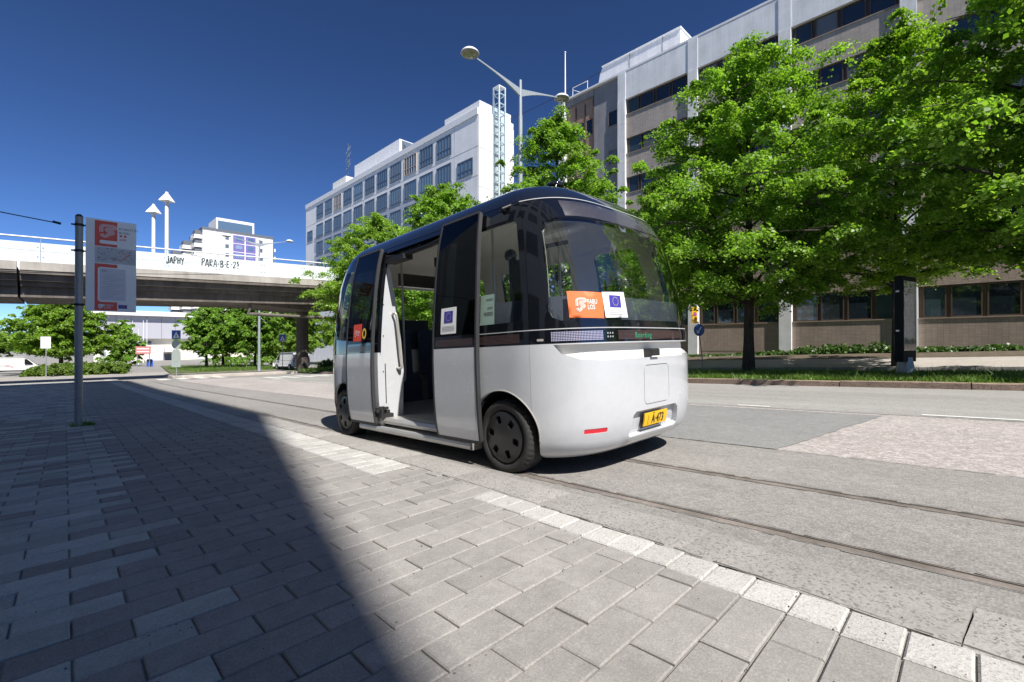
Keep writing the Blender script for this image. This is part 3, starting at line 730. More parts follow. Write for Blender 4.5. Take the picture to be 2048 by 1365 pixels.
# ------------------------------------------------------------------ overpass
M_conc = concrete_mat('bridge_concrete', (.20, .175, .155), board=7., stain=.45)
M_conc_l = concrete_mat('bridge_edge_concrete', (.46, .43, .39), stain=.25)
M_glassp = plain('parapet_panel_white', (.70, .775, .785), .25, var=.04, scale=.6, coat=.6)
M_gpost = plain('parapet_steel', (.55, .58, .6), .35, .7)
M_graf = plain('spray_paint', (.012, .012, .012), .7)
BZ = lambda x: 2.62+E+.033*(x+3)                    # underside of the edge girder, rising towards the far side
def bridge():
    b = thing('road_bridge', 'grey concrete road bridge with white panel parapet crossing over the street', 'bridge', (0, 38, 0))
    X0, X1 = -60., 33.
    def span(name, y0, y1, a0, a1, mat, x0=X0, x1=X1):
        mb = MB(); ys = (y0, y1); vs = [(x, y, BZ(x)+h) for x in (x0, x1) for h in (a0, a1) for y in ys]
        mb.add(vs, [(0, 1, 3, 2), (4, 6, 7, 5), (0, 4, 5, 1), (2, 3, 7, 6), (0, 2, 6, 4), (1, 5, 7, 3)]); return mb.build(name, mat, b)
    XJ = -1.9                                        # expansion joint near the frame's edge
    for x0, x1, d in ((X0, XJ-.06, 0), (XJ+.06, X1, 0)):
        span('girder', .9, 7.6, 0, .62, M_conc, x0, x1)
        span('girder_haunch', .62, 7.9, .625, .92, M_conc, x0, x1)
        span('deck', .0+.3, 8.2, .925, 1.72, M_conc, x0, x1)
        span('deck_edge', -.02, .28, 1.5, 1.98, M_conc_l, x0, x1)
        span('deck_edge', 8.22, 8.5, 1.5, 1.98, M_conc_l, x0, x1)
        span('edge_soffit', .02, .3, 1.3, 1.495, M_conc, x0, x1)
    # parapet: opaque white panels on posts, with handrail
    xs = [X0+2.95*k for k in range(int((X1-X0)/2.95)+1)]
    for x0 in xs:
        x1 = min(x0+2.92, X1)
        if x1-x0 < .5: continue
        for yy in (.1, 8.3):
            mb = MB(); vs = [(x, yy+d, BZ(x)+h) for x in (x0, x1) for h in (2.0, 3.12) for d in (-.012, .012)]
            mb.add(vs, [(0, 1, 3, 2), (4, 6, 7, 5), (0, 4, 5, 1), (2, 3, 7, 6), (0, 2, 6, 4), (1, 5, 7, 3)])
            mb.build('parapet_panel', M_glassp, b)
            mb = MB(); mb.box(x0-.03, x0+.0, yy+.03, yy+.1, BZ(x0)+1.98, BZ(x0)+3.42)
            for h in (2.3, 2.85): 
                for s in (-.12, .1): mb.cyl((x0-.015+s, yy-.03, BZ(x0)+h), (x0-.015+s, yy+.04, BZ(x0)+h), .035, n=8)
            mb.build('parapet_post', M_gpost, b)
    for yy in (.15, 8.3):
        mb = MB(); mb.cyl((X0, yy, BZ(X0)+3.42), (X1, yy, BZ(X1)+3.42), .05, n=8); mb.build('handrail', M_cap, b)
    # pier with pier head and drain pipe
    for px in (15.2,):
        mb = MB(); mb.lathe([(.5, -4.2), (.5, 0)], (px, 4.3, BZ(px)-.0), n=20)
        mb.v = [(x, y, z if z > BZ(px)-.1 else -2.6) for x, y, z in mb.v]
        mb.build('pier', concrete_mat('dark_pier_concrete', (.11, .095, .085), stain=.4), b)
        mb = MB(); mb.prism([(px-4.2, BZ(px)+.0), (px-1.0, BZ(px)-.42), (px+1., BZ(px)-.42), (px+4.2, BZ(px)+.1)][::1], 2.6, 6.2, 'y') if False else None
        mb = MB(); vs = []
        for y in (1.6, 7.0): vs += [(px-5.2, y, BZ(px-5.2)-.001), (px-1., y, BZ(px)-.45), (px+1., y, BZ(px)-.45), (px+5.2, y, BZ(px+5.2)-.001)]
        mb.add(vs, [(0, 1, 2, 3), (7, 6, 5, 4), (0, 4, 5, 1), (1, 5, 6, 2), (2, 6, 7, 3)]); mb.build('pier_head', M_conc, b)
        mb = MB(); mb.tube([(10.2, 1.3, BZ(10.2)+.1), (10.2, 1.3, BZ(10)-.55), (10.0, 1.3, BZ(10)-.8), (10.6, 1.3, BZ(10)-.82), (15, 1.35, BZ(15)-1.05), (22, 1.4, BZ(22)-1.3)], .13, 8); mb.build('drain_pipe', M_conc, b)
    # hand-painted graffiti
    G = {'J': [[(.6, 1), (.6, .25), (.35, 0), (.05, .2)]], 'A': [[(0, 0), (.38, 1), (.7, 0)], [(.15, .36), (.6, .4)]], 'P': [[(.1, 0), (.15, 1)], [(.0, .9), (.5, 1), (.65, .72), (.45, .5), (.12, .45)]],
         'H': [[(.1, 0), (.1, 1)], [(.6, 0), (.65, 1)], [(.1, .5), (.65, .55)]], 'Y': [[(0, 1), (.3, .5), (.65, 1)], [(.55, .8), (.2, -.15)]], 'R': [[(.1, 0), (.12, 1)], [(.0, .95), (.5, 1), (.6, .72), (.12, .5), (.65, 0)]],
         'B': [[(.1, 0), (.1, 1)], [(.0, 1), (.5, .95), (.5, .6), (.15, .52), (.6, .4), (.55, .05), (.0, 0)]], 'E': [[(.6, 1), (.15, .95), (.1, .5), (.1, 0), (.65, .02)], [(.1, .5), (.5, .52)]],
         '2': [[(.1, .8), (.3, 1), (.6, .85), (.45, .45), (.05, 0), (.65, .05)]], '!': [[(.4, 1), (.15, .8), (.4, .55), (.25, .35)], [(.28, .1), (.3, .0)]], '-': [[(.1, .45), (.4, .48)]], '.': [[(.2, .02), (.32, .06)]]}
    for word, xa, zt, hh, fx in (('JAPHY.', 4.84, 2.96, .46, .57), ('PARA-B-E-2!', 6.84, 2.98, .5, .62)):
        mb = MB(); g = random.Random(len(word)); x = xa
        for ch in word:
            jz, sc_l, tl = g.uniform(-.08, .1), g.uniform(.82, 1.15), g.uniform(-.12, .1)
            for st in G[ch]:
                P, Q = ribbon(smooth_path([(x+a*hh*.85*fx, zt-hh*(1+jz)+c*hh*sc_l+a*hh*tl+g.uniform(-.02, .02)) for a, c in st], 5), g.uniform(.05, .078))
                mb.add([(a, .084-.0006*len(mb.v)*.02, BZ(a)+c) for a, c in P], Q)
            x += fx*(hh*(.78 if ch not in '-.!' else .5)+g.uniform(-.01, .02))
        mb.build('graffiti', M_graf, b)
    return b
bridge()

# ------------------------------------------------------------------ apartment block and hall in the distance
M_apt = concrete_mat('white_render', (.78, .77, .75), stain=.05)
M_purple = plain('violet_panel', (.16, .13, .36), .6, var=.06, world=True)
M_balc = plain('dark_grey_panel', (.12, .13, .15), .6)  # one even dark grey for balcony glazing, tower roof, hall sign and doorway
def apartments():
    b = thing('apartment_tower', 'distant white apartment tower with violet window panels seen above the bridge', 'building', (33.4, 184, -4))
    H = 44.; W = 22.
    mb = MB(); mb.box(0, W, 0, 22, 0, H); mb.build('wall', M_apt, b)
    mb = MB(); mb.box(-.3, W+.3, -.4, 22.3, H+.01, H+.5); mb.build('roof', M_balc, b)
    mb = MB(); mb.box(4.5, 16.5, 3, 15, H+.5, H+5.2); mb.build('roof_storey', M_apt, b)
    mb = MB(); mb.box(5.0, 15.9, 2.9, 2.99, H+1.2, H+4.2); mb.build('pane', M_sky_pane, b)
    for f in range(12):
        z = H-3.6-f*3.0
        for x0, x1 in ((9., 12.6), (12.95, 16.2)):
            mb = MB(); mb.box(x0, x1, -.1, -.01, z+.15, z+2.8); p = mb.build('window_panel', M_purple, b)
            mb = MB(); mb.box(x0+.8, x1-.7, -.16, -.105, z+1.0, z+2.3); mb.build('pane', M_sky_pane, p)
        for x0 in (6.6, 17.4):
            mb = MB(); mb.box(x0, x0+1.1, -.12, -.01, z+.9, z+2.2); mb.build('window', M_wblue, b)
    for k, (yy, n) in enumerate(((1.5, 0), (8, 1), (14.5, 2))):
        for f in range(11):
            z = H-3.-f*3.-k*3.0
            mb = MB(); mb.box(-2.4-k*2.2, 0., yy, yy+5.2, z-.25, z); mb.box(-2.4-k*2.2, -2.25-k*2.2, yy, yy+5.2, z, z+1.0); mb.box(-2.4-k*2.2, -.0, yy, yy+.15, z, z+1.0); mb.build('balcony', M_apt, b)
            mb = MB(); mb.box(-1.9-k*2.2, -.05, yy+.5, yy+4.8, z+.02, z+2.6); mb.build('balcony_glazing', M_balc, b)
    for f in range(10):
        z = H-4.5-f*3.; mb = MB(); mb.box(W+.01, W+1.6, 2, 6, z, z+1.1); mb.build('balcony', M_apt, b)
    mb = MB(); mb.box(W, W+.9, 1.5, 6.5, 0, H-3); mb.build('balcony_glazing', M_balc, b)
apartments()
M_hall_g = plain('grey_profiled_cladding', (.42, .42, .46), .5, var=.05, scale=2., world=True, stretch=(8, 8, .1))
M_hall_c = concrete_mat('cream_hall_wall', (.74, .69, .57), stain=.06)
M_red = plain('red_sign_paint', (.55, .09, .07), .5); M_blue = plain('blue_sign_paint', (.03, .10, .42), .45)
def hall():
    b = thing('exhibition_hall', 'wide cream and grey hall with a pale roof edge far behind the crossing', 'building', (-30, 150, zr(150)))
    mb = MB(); mb.box(35, 75, 0, 40, -.5, 5.6); mb.build('wall', M_hall_c, b)
    mb = MB()
    for k in range(12, 25): mb.box(k*3+.03, k*3+2.97, -1.2, 40, 5.62, 11.4)
    mb.build('cladding', M_hall_g, b)
    mb = MB(); mb.box(34.5, 76, -2.5, 41, 11.42, 12.6); mb.build('roof_edge', M_apt, b)
    for x0, x1, h in ((37, 41.5, 3.4), (45, 48.5, 3.), (55, 59, 3.2)):
        mb = MB(); mb.box(x0, x1, -.12, -.01, 0, h); mb.build('gate', M_slab, b)
    mb = MB(); mb.box(44.5, 46, -.2, -.01, 5.0-.8, 5.0); mb.build('hall_sign', M_balc, b)
    mb = MB(); mb.box(48.5, 51.5, -3, -.01, 2.2, 3.4); mb.build('canopy', M_apt, b)
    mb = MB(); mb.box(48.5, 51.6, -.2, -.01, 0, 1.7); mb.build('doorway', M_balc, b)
hall()
# tall block that stands behind the camera's left shoulder and shades the pavement
def shade_block():
    b = thing('street_block', 'tall plain block beside the pavement just outside the picture whose shadow covers the pavers', 'building', (-2.87, -15, 0))
    X0, Y1, H = -18., 29., 32.
    mb = MB(); mb.box(X0, -.04, 0, Y1, -3, H); mb.build('wall', M_slab, b)
    mb = MB(); mb.box(X0-.1, 0.0, -.02, Y1+.1, H+.005, H+.5); mb.build('cornice', M_cap, b)
    fm = MB(); fm.box(-.06, .0, 0, .12, 0, 1.7); fm.box(-.06, .0, 1.88, 2., 0, 1.7); fm.box(-.06, .0, .12, 1.88, 0, .1); fm.box(-.06, .0, .12, 1.88, 1.6, 1.7); fme = fm.mesh('block_window', M_frame)
    pb = MB(); pb.box(-.05, -.02, .12, 1.88, .1, 1.6); pme = pb.mesh('block_pane', M_pane)
    for f in range(9):
        for k in range(9):
            w = link('window', fme, b, (0, .5+k*2.9, 1.6+f*3.4)); link('pane', pme, w)
shade_block()
# ------------------------------------------------------------------ trees and plants
M_bark = plain('dark_bark', (.055, .045, .038), .95, var=.45, scale=4., fine=.5, fscale=30, bump=.6, stretch=(3, 3, .6))
M_leafA = leaf_mat('linden_leaf', (.205, .375, .048), (.325, .49, .095))
M_leafB = leaf_mat('light_elm_leaf', (.23, .385, .045), (.33, .485, .085))
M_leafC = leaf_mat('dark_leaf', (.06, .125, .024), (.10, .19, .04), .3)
M_leafH = leaf_mat('hedge_leaf', (.16, .27, .04), (.25, .35, .06))
def leaf_cloud(g, C, S, K, leaf, up=.9):
    """C: clump centres (n,3), S: clump radii (n,3), K leaves each -> quads"""
    n = len(C); N = n*K
    cen = np.repeat(C, K, 0); rad = np.repeat(S, K, 0)
    d = g.normal(0, 1, (N, 3)); d /= np.linalg.norm(d, axis=1)[:, None]; d *= (g.random(N)**.45)[:, None]
    tw = max(3, K//22); ang = g.random((n, tw))*6.283; el = g.normal(0, .35, (n, tw)); ti = g.integers(0, tw, N); ci = np.repeat(np.arange(n), K)
    a_, e_ = ang[ci, ti], el[ci, ti]; q = g.random(N)**.7
    d2 = np.stack([np.cos(a_)*np.cos(e_), np.sin(a_)*np.cos(e_), np.sin(e_)], 1)*(q*1.12)[:, None]+g.normal(0, .13, (N, 3))
    d = d*.35+d2*.85
    P = cen+d*rad; rr = np.hypot(d[:, 0], d[:, 1]); P[:, 2] -= (rr**2)*rad[:, 2]*.8
    nrm = g.normal(0, 1, (N, 3)); nrm[:, 2] = np.abs(nrm[:, 2])*.5+up; nrm[:, :2] += d[:, :2]*.8; nrm[:, 1] -= .25
    nrm /= np.linalg.norm(nrm, axis=1)[:, None]
    t = g.normal(0, 1, (N, 3)); t[:, 2] -= .5; t -= nrm*(t*nrm).sum(1)[:, None]; t /= np.linalg.norm(t, axis=1)[:, None]
    b = np.cross(nrm, t); L = leaf*g.uniform(.6, 1.25, N)[:, None]; w = L*.42
    V = np.empty((N, 4, 3)); V[:, 0] = P-t*L*.5; V[:, 1] = P-t*L*.05+b*w+nrm*L*.1; V[:, 2] = P+t*L*.5-nrm*L*.06; V[:, 3] = P-t*L*.05-b*w+nrm*L*.1
    return V.reshape(-1, 3), np.arange(N*4).reshape(-1, 4)
PROF = ([0, .08, .22, .4, .6, .8, .93, 1.0], [.45, .82, 1.0, .93, .72, .44, .22, .05])
def tree(name, label, x, y, z0, height, cr, cb, seed, K=110, leaf=.13, limbs=34, mat=None, group=None, lean=(0, 0), prof=PROF, tr=.16, dens_=1.0, squash=.56):
    g = np.random.default_rng(seed)
    root = thing(name, label, 'tree', (x, y, z0), group=group)
    squash = .62 if name == 'park_tree' else squash
    H = height; mb = MB(); pts = []; n = 9
    for k in range(n+1):
        t = k/n; pts.append((lean[0]*t+.12*math.sin(3*t+seed)*t, lean[1]*t+.12*math.cos(2.3*t+seed*2)*t, H*.9*t))
    rs = [tr*(1.25 if k == 0 else 1)*(1-.86*k/n)+.008 for k in range(n+1)]
    mb.tube(pts, rs, 9)
    def axis(h):
        t = min(1, h/(H*.9)); i = min(n-1, int(t*n)); f = t*n-i; a, b = np.array(pts[i]), np.array(pts[i+1]); return a+(b-a)*f
    C, S = [], []
    for k in range(limbs):
        u = (k+.5)/limbs; u = u**1.05
        hz = cb+(H-cb)*u; ang = k*2.399963+g.uniform(-.35, .35)
        rad = cr*np.interp(u, *prof)*g.uniform(.72, 1.16)
        st = axis(max(cb*.8, hz-rad*.42)); d = np.array((math.cos(ang), math.sin(ang), 0))
        tip = axis(hz)+d*rad; tip[2] = hz+g.uniform(-.25, .2)-.08*rad
        mid = st*.5+tip*.5; mid[2] += .12*rad
        path = [st, st*.72+mid*.28+np.array((0, 0, .03*rad)), mid, mid*.4+tip*.6+np.array((0, 0, .04*rad)), tip]
        r0 = max(.018, tr*.42*(1-.75*u)); mb.tube(path, [r0, r0*.8, r0*.6, r0*.38, .01], 5, caps=False)
        m = max(3, int(rad*2.6*dens_))
        for q in range(m):
            f = .28+.72*(q+.6)/m; p = (mid+(tip-mid)*((f-.5)*2)) if f > .5 else (st+(mid-st)*f*2)
            side = np.cross(d, (0, 0, 1))*g.normal(0, .26*rad*f+.12); c = p+side; c[2] += g.normal(.05, .30)
            s = g.uniform(.42, .78)*(.55+.25*cr/3); C.append(c); S.append((s, s, s*squash))
            if g.random() < .4: mb.tube([p, (p+c)/2+np.array((0, 0, .05)), c], [r0*.35+.006, .01, .006], 4, caps=False)
    for q in range(int(limbs*.5)):                     # stray sprigs that break the outline
        u = g.random(); ang = g.random()*6.283; rad = cr*np.interp(u, *prof)*g.uniform(1.0, 1.22); c = axis(cb+(H-cb)*u)+np.array((math.cos(ang)*rad, math.sin(ang)*rad, g.normal(0, .15)))
        s = g.uniform(.2, .34); C.append(c); S.append((s, s, s*.6))
    for q in range(int(limbs*.7)):                    # leafage inside and between the limbs
        u = g.random()**.9; ang = g.random()*6.283; rad = cr*np.interp(u, *prof)*math.sqrt(g.random())*.92; c = axis(cb+(H-cb)*u)+np.array((math.cos(ang)*rad, math.sin(ang)*rad, 0))
        s = g.uniform(.4, .75)*(.55+.25*cr/3); C.append(c); S.append((s, s, s*.7))
    top = axis(H*.9); 
    for q in range(4): C.append(top+np.array((g.normal(0, .12), g.normal(0, .12), H*.1*(q+.4)/4))); S.append((.3-.05*q, .3-.05*q, .32))
    mb.build('trunk', M_bark, root)
    V, F = leaf_cloud(g, np.array(C), np.array(S), K, leaf)
    link('crown', np_mesh(name+'_crown', V, F, mat or M_leafA), root)
    return root
def zt(x, y): return zr(y)+rise(x)+(.13 if 14.3 < x < 19.4 else .1 if x > 24.4 else .0)
GS = 'street trees along the grass median'
WIDE = ([0, .08, .22, .4, .6, .8, .93, 1.0], [.6, .9, 1.0, .95, .8, .55, .3, .06])
tree('street_tree', 'large linden with bright green layered crown standing on the median right of the bus', 18.5, 6.03, zt(18.5, 6.03), 12.5, 4.4, 3.2, 11, K=300, leaf=.108, limbs=62, mat=M_leafA, group=GS, prof=WIDE, tr=.19)
tree('street_tree', 'big leafed street tree reaching into the picture at its right edge', 18.5, -2.6, zt(18.5, -2.6), 14.8, 4.6, 3.0, 12, K=290, leaf=.12, limbs=60, mat=M_leafA, group=GS, prof=WIDE, tr=.2)
tree('street_tree', 'green tree with pointed top behind the bus roof, in front of the gap between buildings', 17.5, 14.7, zt(17.5, 14.7), 13.0, 3.7, 3.2, 13, K=230, leaf=.12, limbs=58, mat=M_leafA, group=GS, prof=WIDE)
tree('street_tree', 'green tree above the bus roof whose crown overlaps the end of the white slab block', 17.5, 23.7, zt(17.5, 23.7), 12.2, 4.6, 3., 14, K=220, leaf=.13, limbs=60, mat=M_leafA, group=GS, prof=WIDE)
tree('street_tree', 'loose pale green tree beside the bridge in front of the slab block windows', 17.5, 32.7, zt(17.5, 32.7), 12.4, 4.9, 3., 15, K=200, leaf=.14, limbs=60, mat=M_leafB, group=GS, prof=WIDE)
GB = 'trees along the back road'
tree('street_tree', 'yellowish green tree with pointed top standing behind the advertising pillar', 24.9, 2.3, zt(24.9, 2.3), 14.6, 4.0, 4.0, 16, K=290, leaf=.112, limbs=62, mat=M_leafB, group=GB)
tree('street_tree', 'darker tree close behind the right edge of the bus windscreen', 27.6, 14.2, zt(27.6, 14.2), 12.2, 3.8, 4.2, 17, K=180, leaf=.14, limbs=48, mat=M_leafA, group=GB)
tree('street_tree', 'median tree standing just outside the picture beyond its right edge', 18.4, -13.2, zt(18.4, -13.2), 11.2, 4.2, 3.0, 18, K=120, leaf=.2, limbs=44, mat=M_leafA, group=GS, prof=WIDE)
tree('street_tree', 'farther median tree outside the picture, mirrored in the bus windscreen', 18.4, -20.6, zt(18.4, -20.6), 12.8, 4.2, 3.0, 19, K=120, leaf=.2, limbs=44, mat=M_leafA, group=GS, prof=WIDE)
GJ = 'trees around the crossing'
tree('park_tree', 'broad linden above the clipped hedge left of the bus stop pole', -.3, 73, zr(73), 9.2, 4.9, 2.7, 21, K=230, leaf=.2, limbs=54, mat=M_leafB, group=GJ, prof=WIDE, tr=.22, squash=.4)
tree('park_tree', 'dark leaved tree behind the small van at the left edge', -9.4, 96, zr(96), 8.2, 4.4, 1.6, 22, K=130, leaf=.3, limbs=40, mat=M_leafC, group=GJ, prof=WIDE)
tree('park_tree', 'pale tree at the far left edge behind the dark tree', -14.5, 104, zr(104), 8.2, 5., 1.2, 23, K=110, leaf=.32, limbs=36, mat=M_leafB, group=GJ, prof=WIDE)
tree('park_tree', 'leftmost tree of the group right of the crossing sign with its low crown', 12.4, 66, zr(66)+.12, 8.0, 3.2, 2.4, 24, K=170, leaf=.2, limbs=40, mat=M_leafA, group=GJ, prof=WIDE)
tree('park_tree', 'tallest tree of the group right of the crossing sign under the bridge', 15.0, 70, zr(70)+.12, 10.8, 4.4, 2.6, 25, K=180, leaf=.2, limbs=48, mat=M_leafA, group=GJ, prof=WIDE)
tree('park_tree', 'tree just left of the far lamp post under the bridge', 17.2, 64, zr(64)+.12, 9.4, 3.7, 2.6, 26, K=170, leaf=.2, limbs=44, mat=M_leafA, group=GJ, prof=WIDE)
tree('park_tree', 'tree right of the far lamp post behind the parked van', 25.5, 72, zr(72)+.2, 10.9, 4.6, 2.6, 27, K=170, leaf=.21, limbs=44, mat=M_leafB, group=GJ, prof=WIDE)
tree('park_tree', 'tree between the bridge pier and the back of the bus', 27.8, 58, zr(58)+.3, 9.8, 4.0, 2.7, 28, K=160, leaf=.2, limbs=42, mat=M_leafB, group=GJ, prof=WIDE)
tree('park_tree', 'small tree behind the white flagpoles in front of the far hall', 7.8, 112, zr(112), 8.4, 3.0, 1.0, 29, K=110, leaf=.34, limbs=30, mat=M_leafA, group=GJ, prof=WIDE)
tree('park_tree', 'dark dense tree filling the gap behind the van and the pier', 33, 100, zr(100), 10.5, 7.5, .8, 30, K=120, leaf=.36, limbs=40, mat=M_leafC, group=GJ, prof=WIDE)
# clipped hedge and low shrubs
def shrub(name, label, cx, cy, rx, ry, h, seed, n=40, K=160, leaf=.09, mat=None, group=None, cat='hedge', rotz=0.):
    g = np.random.default_rng(seed); root = thing(name, label, cat, (cx, cy, zt(cx, cy)), (0, 0, rotz), group=group); C = []; S = []
    for k in range(n):
        a = g.random()*6.283; q = math.sqrt(g.random()); t = g.random()**.6
        C.append((rx*q*math.cos(a)*(1-.25*t), ry*q*math.sin(a)*(1-.25*t), h*t*(1-.35*q*q))); s = g.uniform(.22, .4)*min(1, h); S.append((s*1.2, s*1.2, s))
    V, F = leaf_cloud(g, np.array(C), np.array(S), K, leaf, .5)
    V[:, 2] = np.maximum(V[:, 2], .01)
    link('foliage', np_mesh(name+'_leaves', V, F, mat or M_leafH), root)
    mb = MB()
    for k in range(7): a = k*.9; mb.tube([(rx*.3*math.cos(a), ry*.3*math.sin(a), -.05), (rx*.5*math.cos(a), ry*.5*math.sin(a), h*.45)], [.03, .012], 5)
    mb.build('stem', M_bark, root); return root
shrub('hedge', 'clipped bright green hedge under the broad linden beyond the bus stop pole', .6, 66.5, 4.4, 2.4, 1.3, 41, n=260, K=150, leaf=.16)
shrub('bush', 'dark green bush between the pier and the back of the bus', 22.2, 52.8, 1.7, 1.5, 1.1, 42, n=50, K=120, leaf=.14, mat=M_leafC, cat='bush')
shrub('bush', 'long low bush behind the trunks near the far lamp post', 21., 84, 7, 2.5, 1.9, 43, n=90, K=100, leaf=.25, mat=M_leafA, cat='bush')
shrub('bush', 'round dark hedge end right beside the bus stop pole', 3.6, 65.5, 1.9, 2.0, 1.55, 44, n=60, K=130, leaf=.15, mat=M_leafH, cat='hedge')
# weeds along the foot of the office wall (one growth, not countable) and the grass of the median
g = np.random.default_rng(5); C = []; S = []
for k in range(420):
    y = g.uniform(-9, 15.5); x = 33.2-abs(g.normal(0, .7)); hh = (.75 if 2.8 < y < 8 else .38)*g.uniform(.5, 1.1)*(.55 if y > 10 else 1)
    C.append((x, y, zt(x, y)+hh*.5)); s = g.uniform(.25, .5); S.append((s, s, hh*.6))
V, F = leaf_cloud(g, np.array(C), np.array(S), 60, .16, .5); link('weeds', np_mesh('weeds_leaves', V, F, M_leafC), kind='stuff', label='dark weeds growing along the foot of the office wall', cat='weeds')
def grass(name, label, x0, x1, y0, y1, N, seed, zf, h=.11, mat=None):
    g = np.random.default_rng(seed); x = g.uniform(x0, x1, N); y = g.uniform(y0, y1, N)
    keep = (np.sin(x*2.1+y*.7)+np.sin(y*1.3-x*.9)+g.normal(0, .9, N)) > -1.3
    edge = (x-x0) > .35*np.abs(np.sin(y*1.7)+np.sin(y*.6)); keep &= edge | (g.random(N) < .25); x, y = x[keep], y[keep]; n = len(x)
    z = np.array([zf(a, b) for a, b in zip(x, y)]); a = g.random(n)*6.283; L = h*g.uniform(.4, 1.4, n); L[g.random(n) < .02] *= 2.2; w = g.uniform(.006, .014, n)*(1+0*L)*1.3
    lx, ly = g.normal(0, .45, n)*L, g.normal(0, .45, n)*L; V = np.empty((n, 3, 3))
    V[:, 0] = np.stack([x-np.cos(a)*w, y-np.sin(a)*w, z-.01], 1); V[:, 1] = np.stack([x+np.cos(a)*w, y+np.sin(a)*w, z-.01], 1); V[:, 2] = np.stack([x+lx, y+ly, z+L], 1)
    return link(name, np_mesh(name+'_blades', V.reshape(-1, 3), np.arange(n*3).reshape(-1, 3), mat or M_grass), kind='stuff', label=label, cat='grass')
M_grass = leaf_mat('grass_blade', (.12, .23, .035), (.22, .31, .07), .35)
grass('median_grass', 'short patchy grass growing on the median strip', 14.62, 19.2, -7.5, 10, 110000, 6, zt, .11)
grass('crossing_grass', 'rough grass under the trees beyond the crossing', 9.5, 19.5, 56.6, 75, 60000, 8, lambda x, y: zr(y)+.12, .28)
grass('weed_tuft', 'small tuft of grass growing at the foot of the bus stop pole', .06, .36, 10.5, 10.85, 420, 12, lambda x, y: zr(y)+PAVE, .05)
grass('bridge_grass', 'grass in the shade beside the bridge pier', 14.6, 18.3, 38.5, 46.2, 12000, 9, lambda x, y: zr(y)+.13, .2)
# ------------------------------------------------------------------ the shuttle bus
M_paint = plain('white_bus_paint', (.53, .545, .57), .24, coat=1., var=.025, scale=1.6, fine=.03, fscale=14., rvar=.06)
M_black = plain('black_bus_gloss', (.006, .007, .010), .06, coat=1., var=.05)
M_roofm = plain('dark_roof_gloss', (.010, .013, .022), .09, coat=1., var=.05)
M_rub = plain('door_rubber', (.032, .032, .035), .6, var=.15)
M_plast = plain('black_plastic', (.018, .018, .019), .5, var=.15)
M_tyre = plain('tyre_rubber', (.03, .029, .028), .8, var=.2, scale=8., fine=.2, fscale=60)
M_hub = plain('black_hubcap', (.022, .022, .023), .32, var=.15, scale=6.)
M_wind = glass('windscreen_glass', (.94, .98, .96), 1.52, 3.6)
M_side = glass('side_glass', (.84, .89, .86), 1.5, 1.0)
M_tint = glass('door_glass_dark', (.10, .115, .11), 1.5, 1.0)
M_cream = plain('interior_lining', (.85, .82, .74), .6, var=.05)
M_seat = plain('blue_grey_seat_fabric', (.045, .052, .078), .9, var=.15, scale=12., fine=.25, fscale=120)
M_floor = plain('grey_vinyl_floor', (.22, .215, .205), .55, var=.1, fine=.2, fscale=90)
M_alu = plain('aluminium', (.55, .54, .52), .38, .55, var=.08)
M_pole = plain('grab_pole', (.52, .50, .45), .35, .4)
M_seam = plain('panel_gap', (.02, .02, .02), .9)
M_seamw = plain('seam_sealant', (.45, .46, .47), .5)
M_led_w = dots_mat('led_matrix_white', (.03, .03, .04), (.50, .49, .68), .0135, .6)
M_led_t = dots_mat('led_matrix_top', (.012, .014, .022), (.16, .15, .17), .0125, .5)
M_led_r = dots_mat('led_matrix_dark', (.022, .012, .012), (.13, .085, .08), .0115, .5)
M_boardg = emit_mat('green_led_text', (.02, .26, .13), .14)
M_refl = plain('red_reflector', (.62, .012, .03), .15, coat=1.)
M_orange = plain('orange_sticker', (.80, .17, .045), .55, var=.03); M_orange2 = plain('red_sticker', (.72, .07, .035), .55, var=.03)
M_paper = plain('white_sticker', (.80, .80, .80), .6, var=.02); M_euro = plain('eu_blue', (.045, .04, .33), .55, var=.02)
M_gold = plain('gold_star', (.80, .62, .06), .5, var=.02); M_ink = plain('grey_print', (.22, .22, .24), .6, var=.05)
M_notice = plain('green_white_notice', (.55, .68, .63), .6, var=.04)
M_plate_y = plain('yellow_plate', (.80, .47, .01), .5, var=.03); M_ptext = plain('plate_black', (.012, .012, .012), .5)
M_yring = plain('yellow_button_ring', (.85, .50, .02), .4); M_screen = plain('dark_screen', (.01, .01, .012), .1, coat=.8)
M_lampw = plain('ceiling_lamp', (.85, .85, .80), .4, var=.01)

YC, DC, PP, QQ, B0 = 1.72, .76, 4.0, 2.3, 1.21; A0 = YC+DC
_t = np.linspace(0, math.pi/2, 500)
qx = np.concatenate([np.linspace(-B0, -B0, 60), -B0*np.cos(_t)**(2/PP)]); qy = np.concatenate([np.linspace(0, -YC+.001, 60), -YC-DC*np.sin(_t)**(2/QQ)])
qx[-1] = 0
px_ = np.concatenate([qx, -qx[::-1][1:], -qx[1:], qx[::-1][1:]]); py_ = np.concatenate([qy, qy[::-1][1:], -qy[1:], -qy[::-1][1:]])
sl = np.concatenate([[0], np.cumsum(np.hypot(np.diff(px_), np.diff(py_)))]); ST = sl[-1]; Q = ST/4
ZP = np.array([.165, .20, .25, .33, .46, .70, 1.00, 1.12, 1.30, 1.6, 1.9, 2.15, 2.32, 2.44, 2.53, 2.61, 2.68, 2.735, 2.765, 2.783, 2.79])
BW = np.array([1.11, 1.145, 1.17, 1.188, 1.202, 1.21, 1.21, 1.205, 1.195, 1.168, 1.135, 1.098, 1.06, 1.025, .98, .91, .805, .65, .46, .24, .02])
AL = np.array([2.26, 2.34, 2.40, 2.435, 2.465, 2.48, 2.485, 2.48, 2.47, 2.44, 2.385, 2.31, 2.235, 2.16, 2.08, 1.98, 1.85, 1.67, 1.45, 1.15, .02])
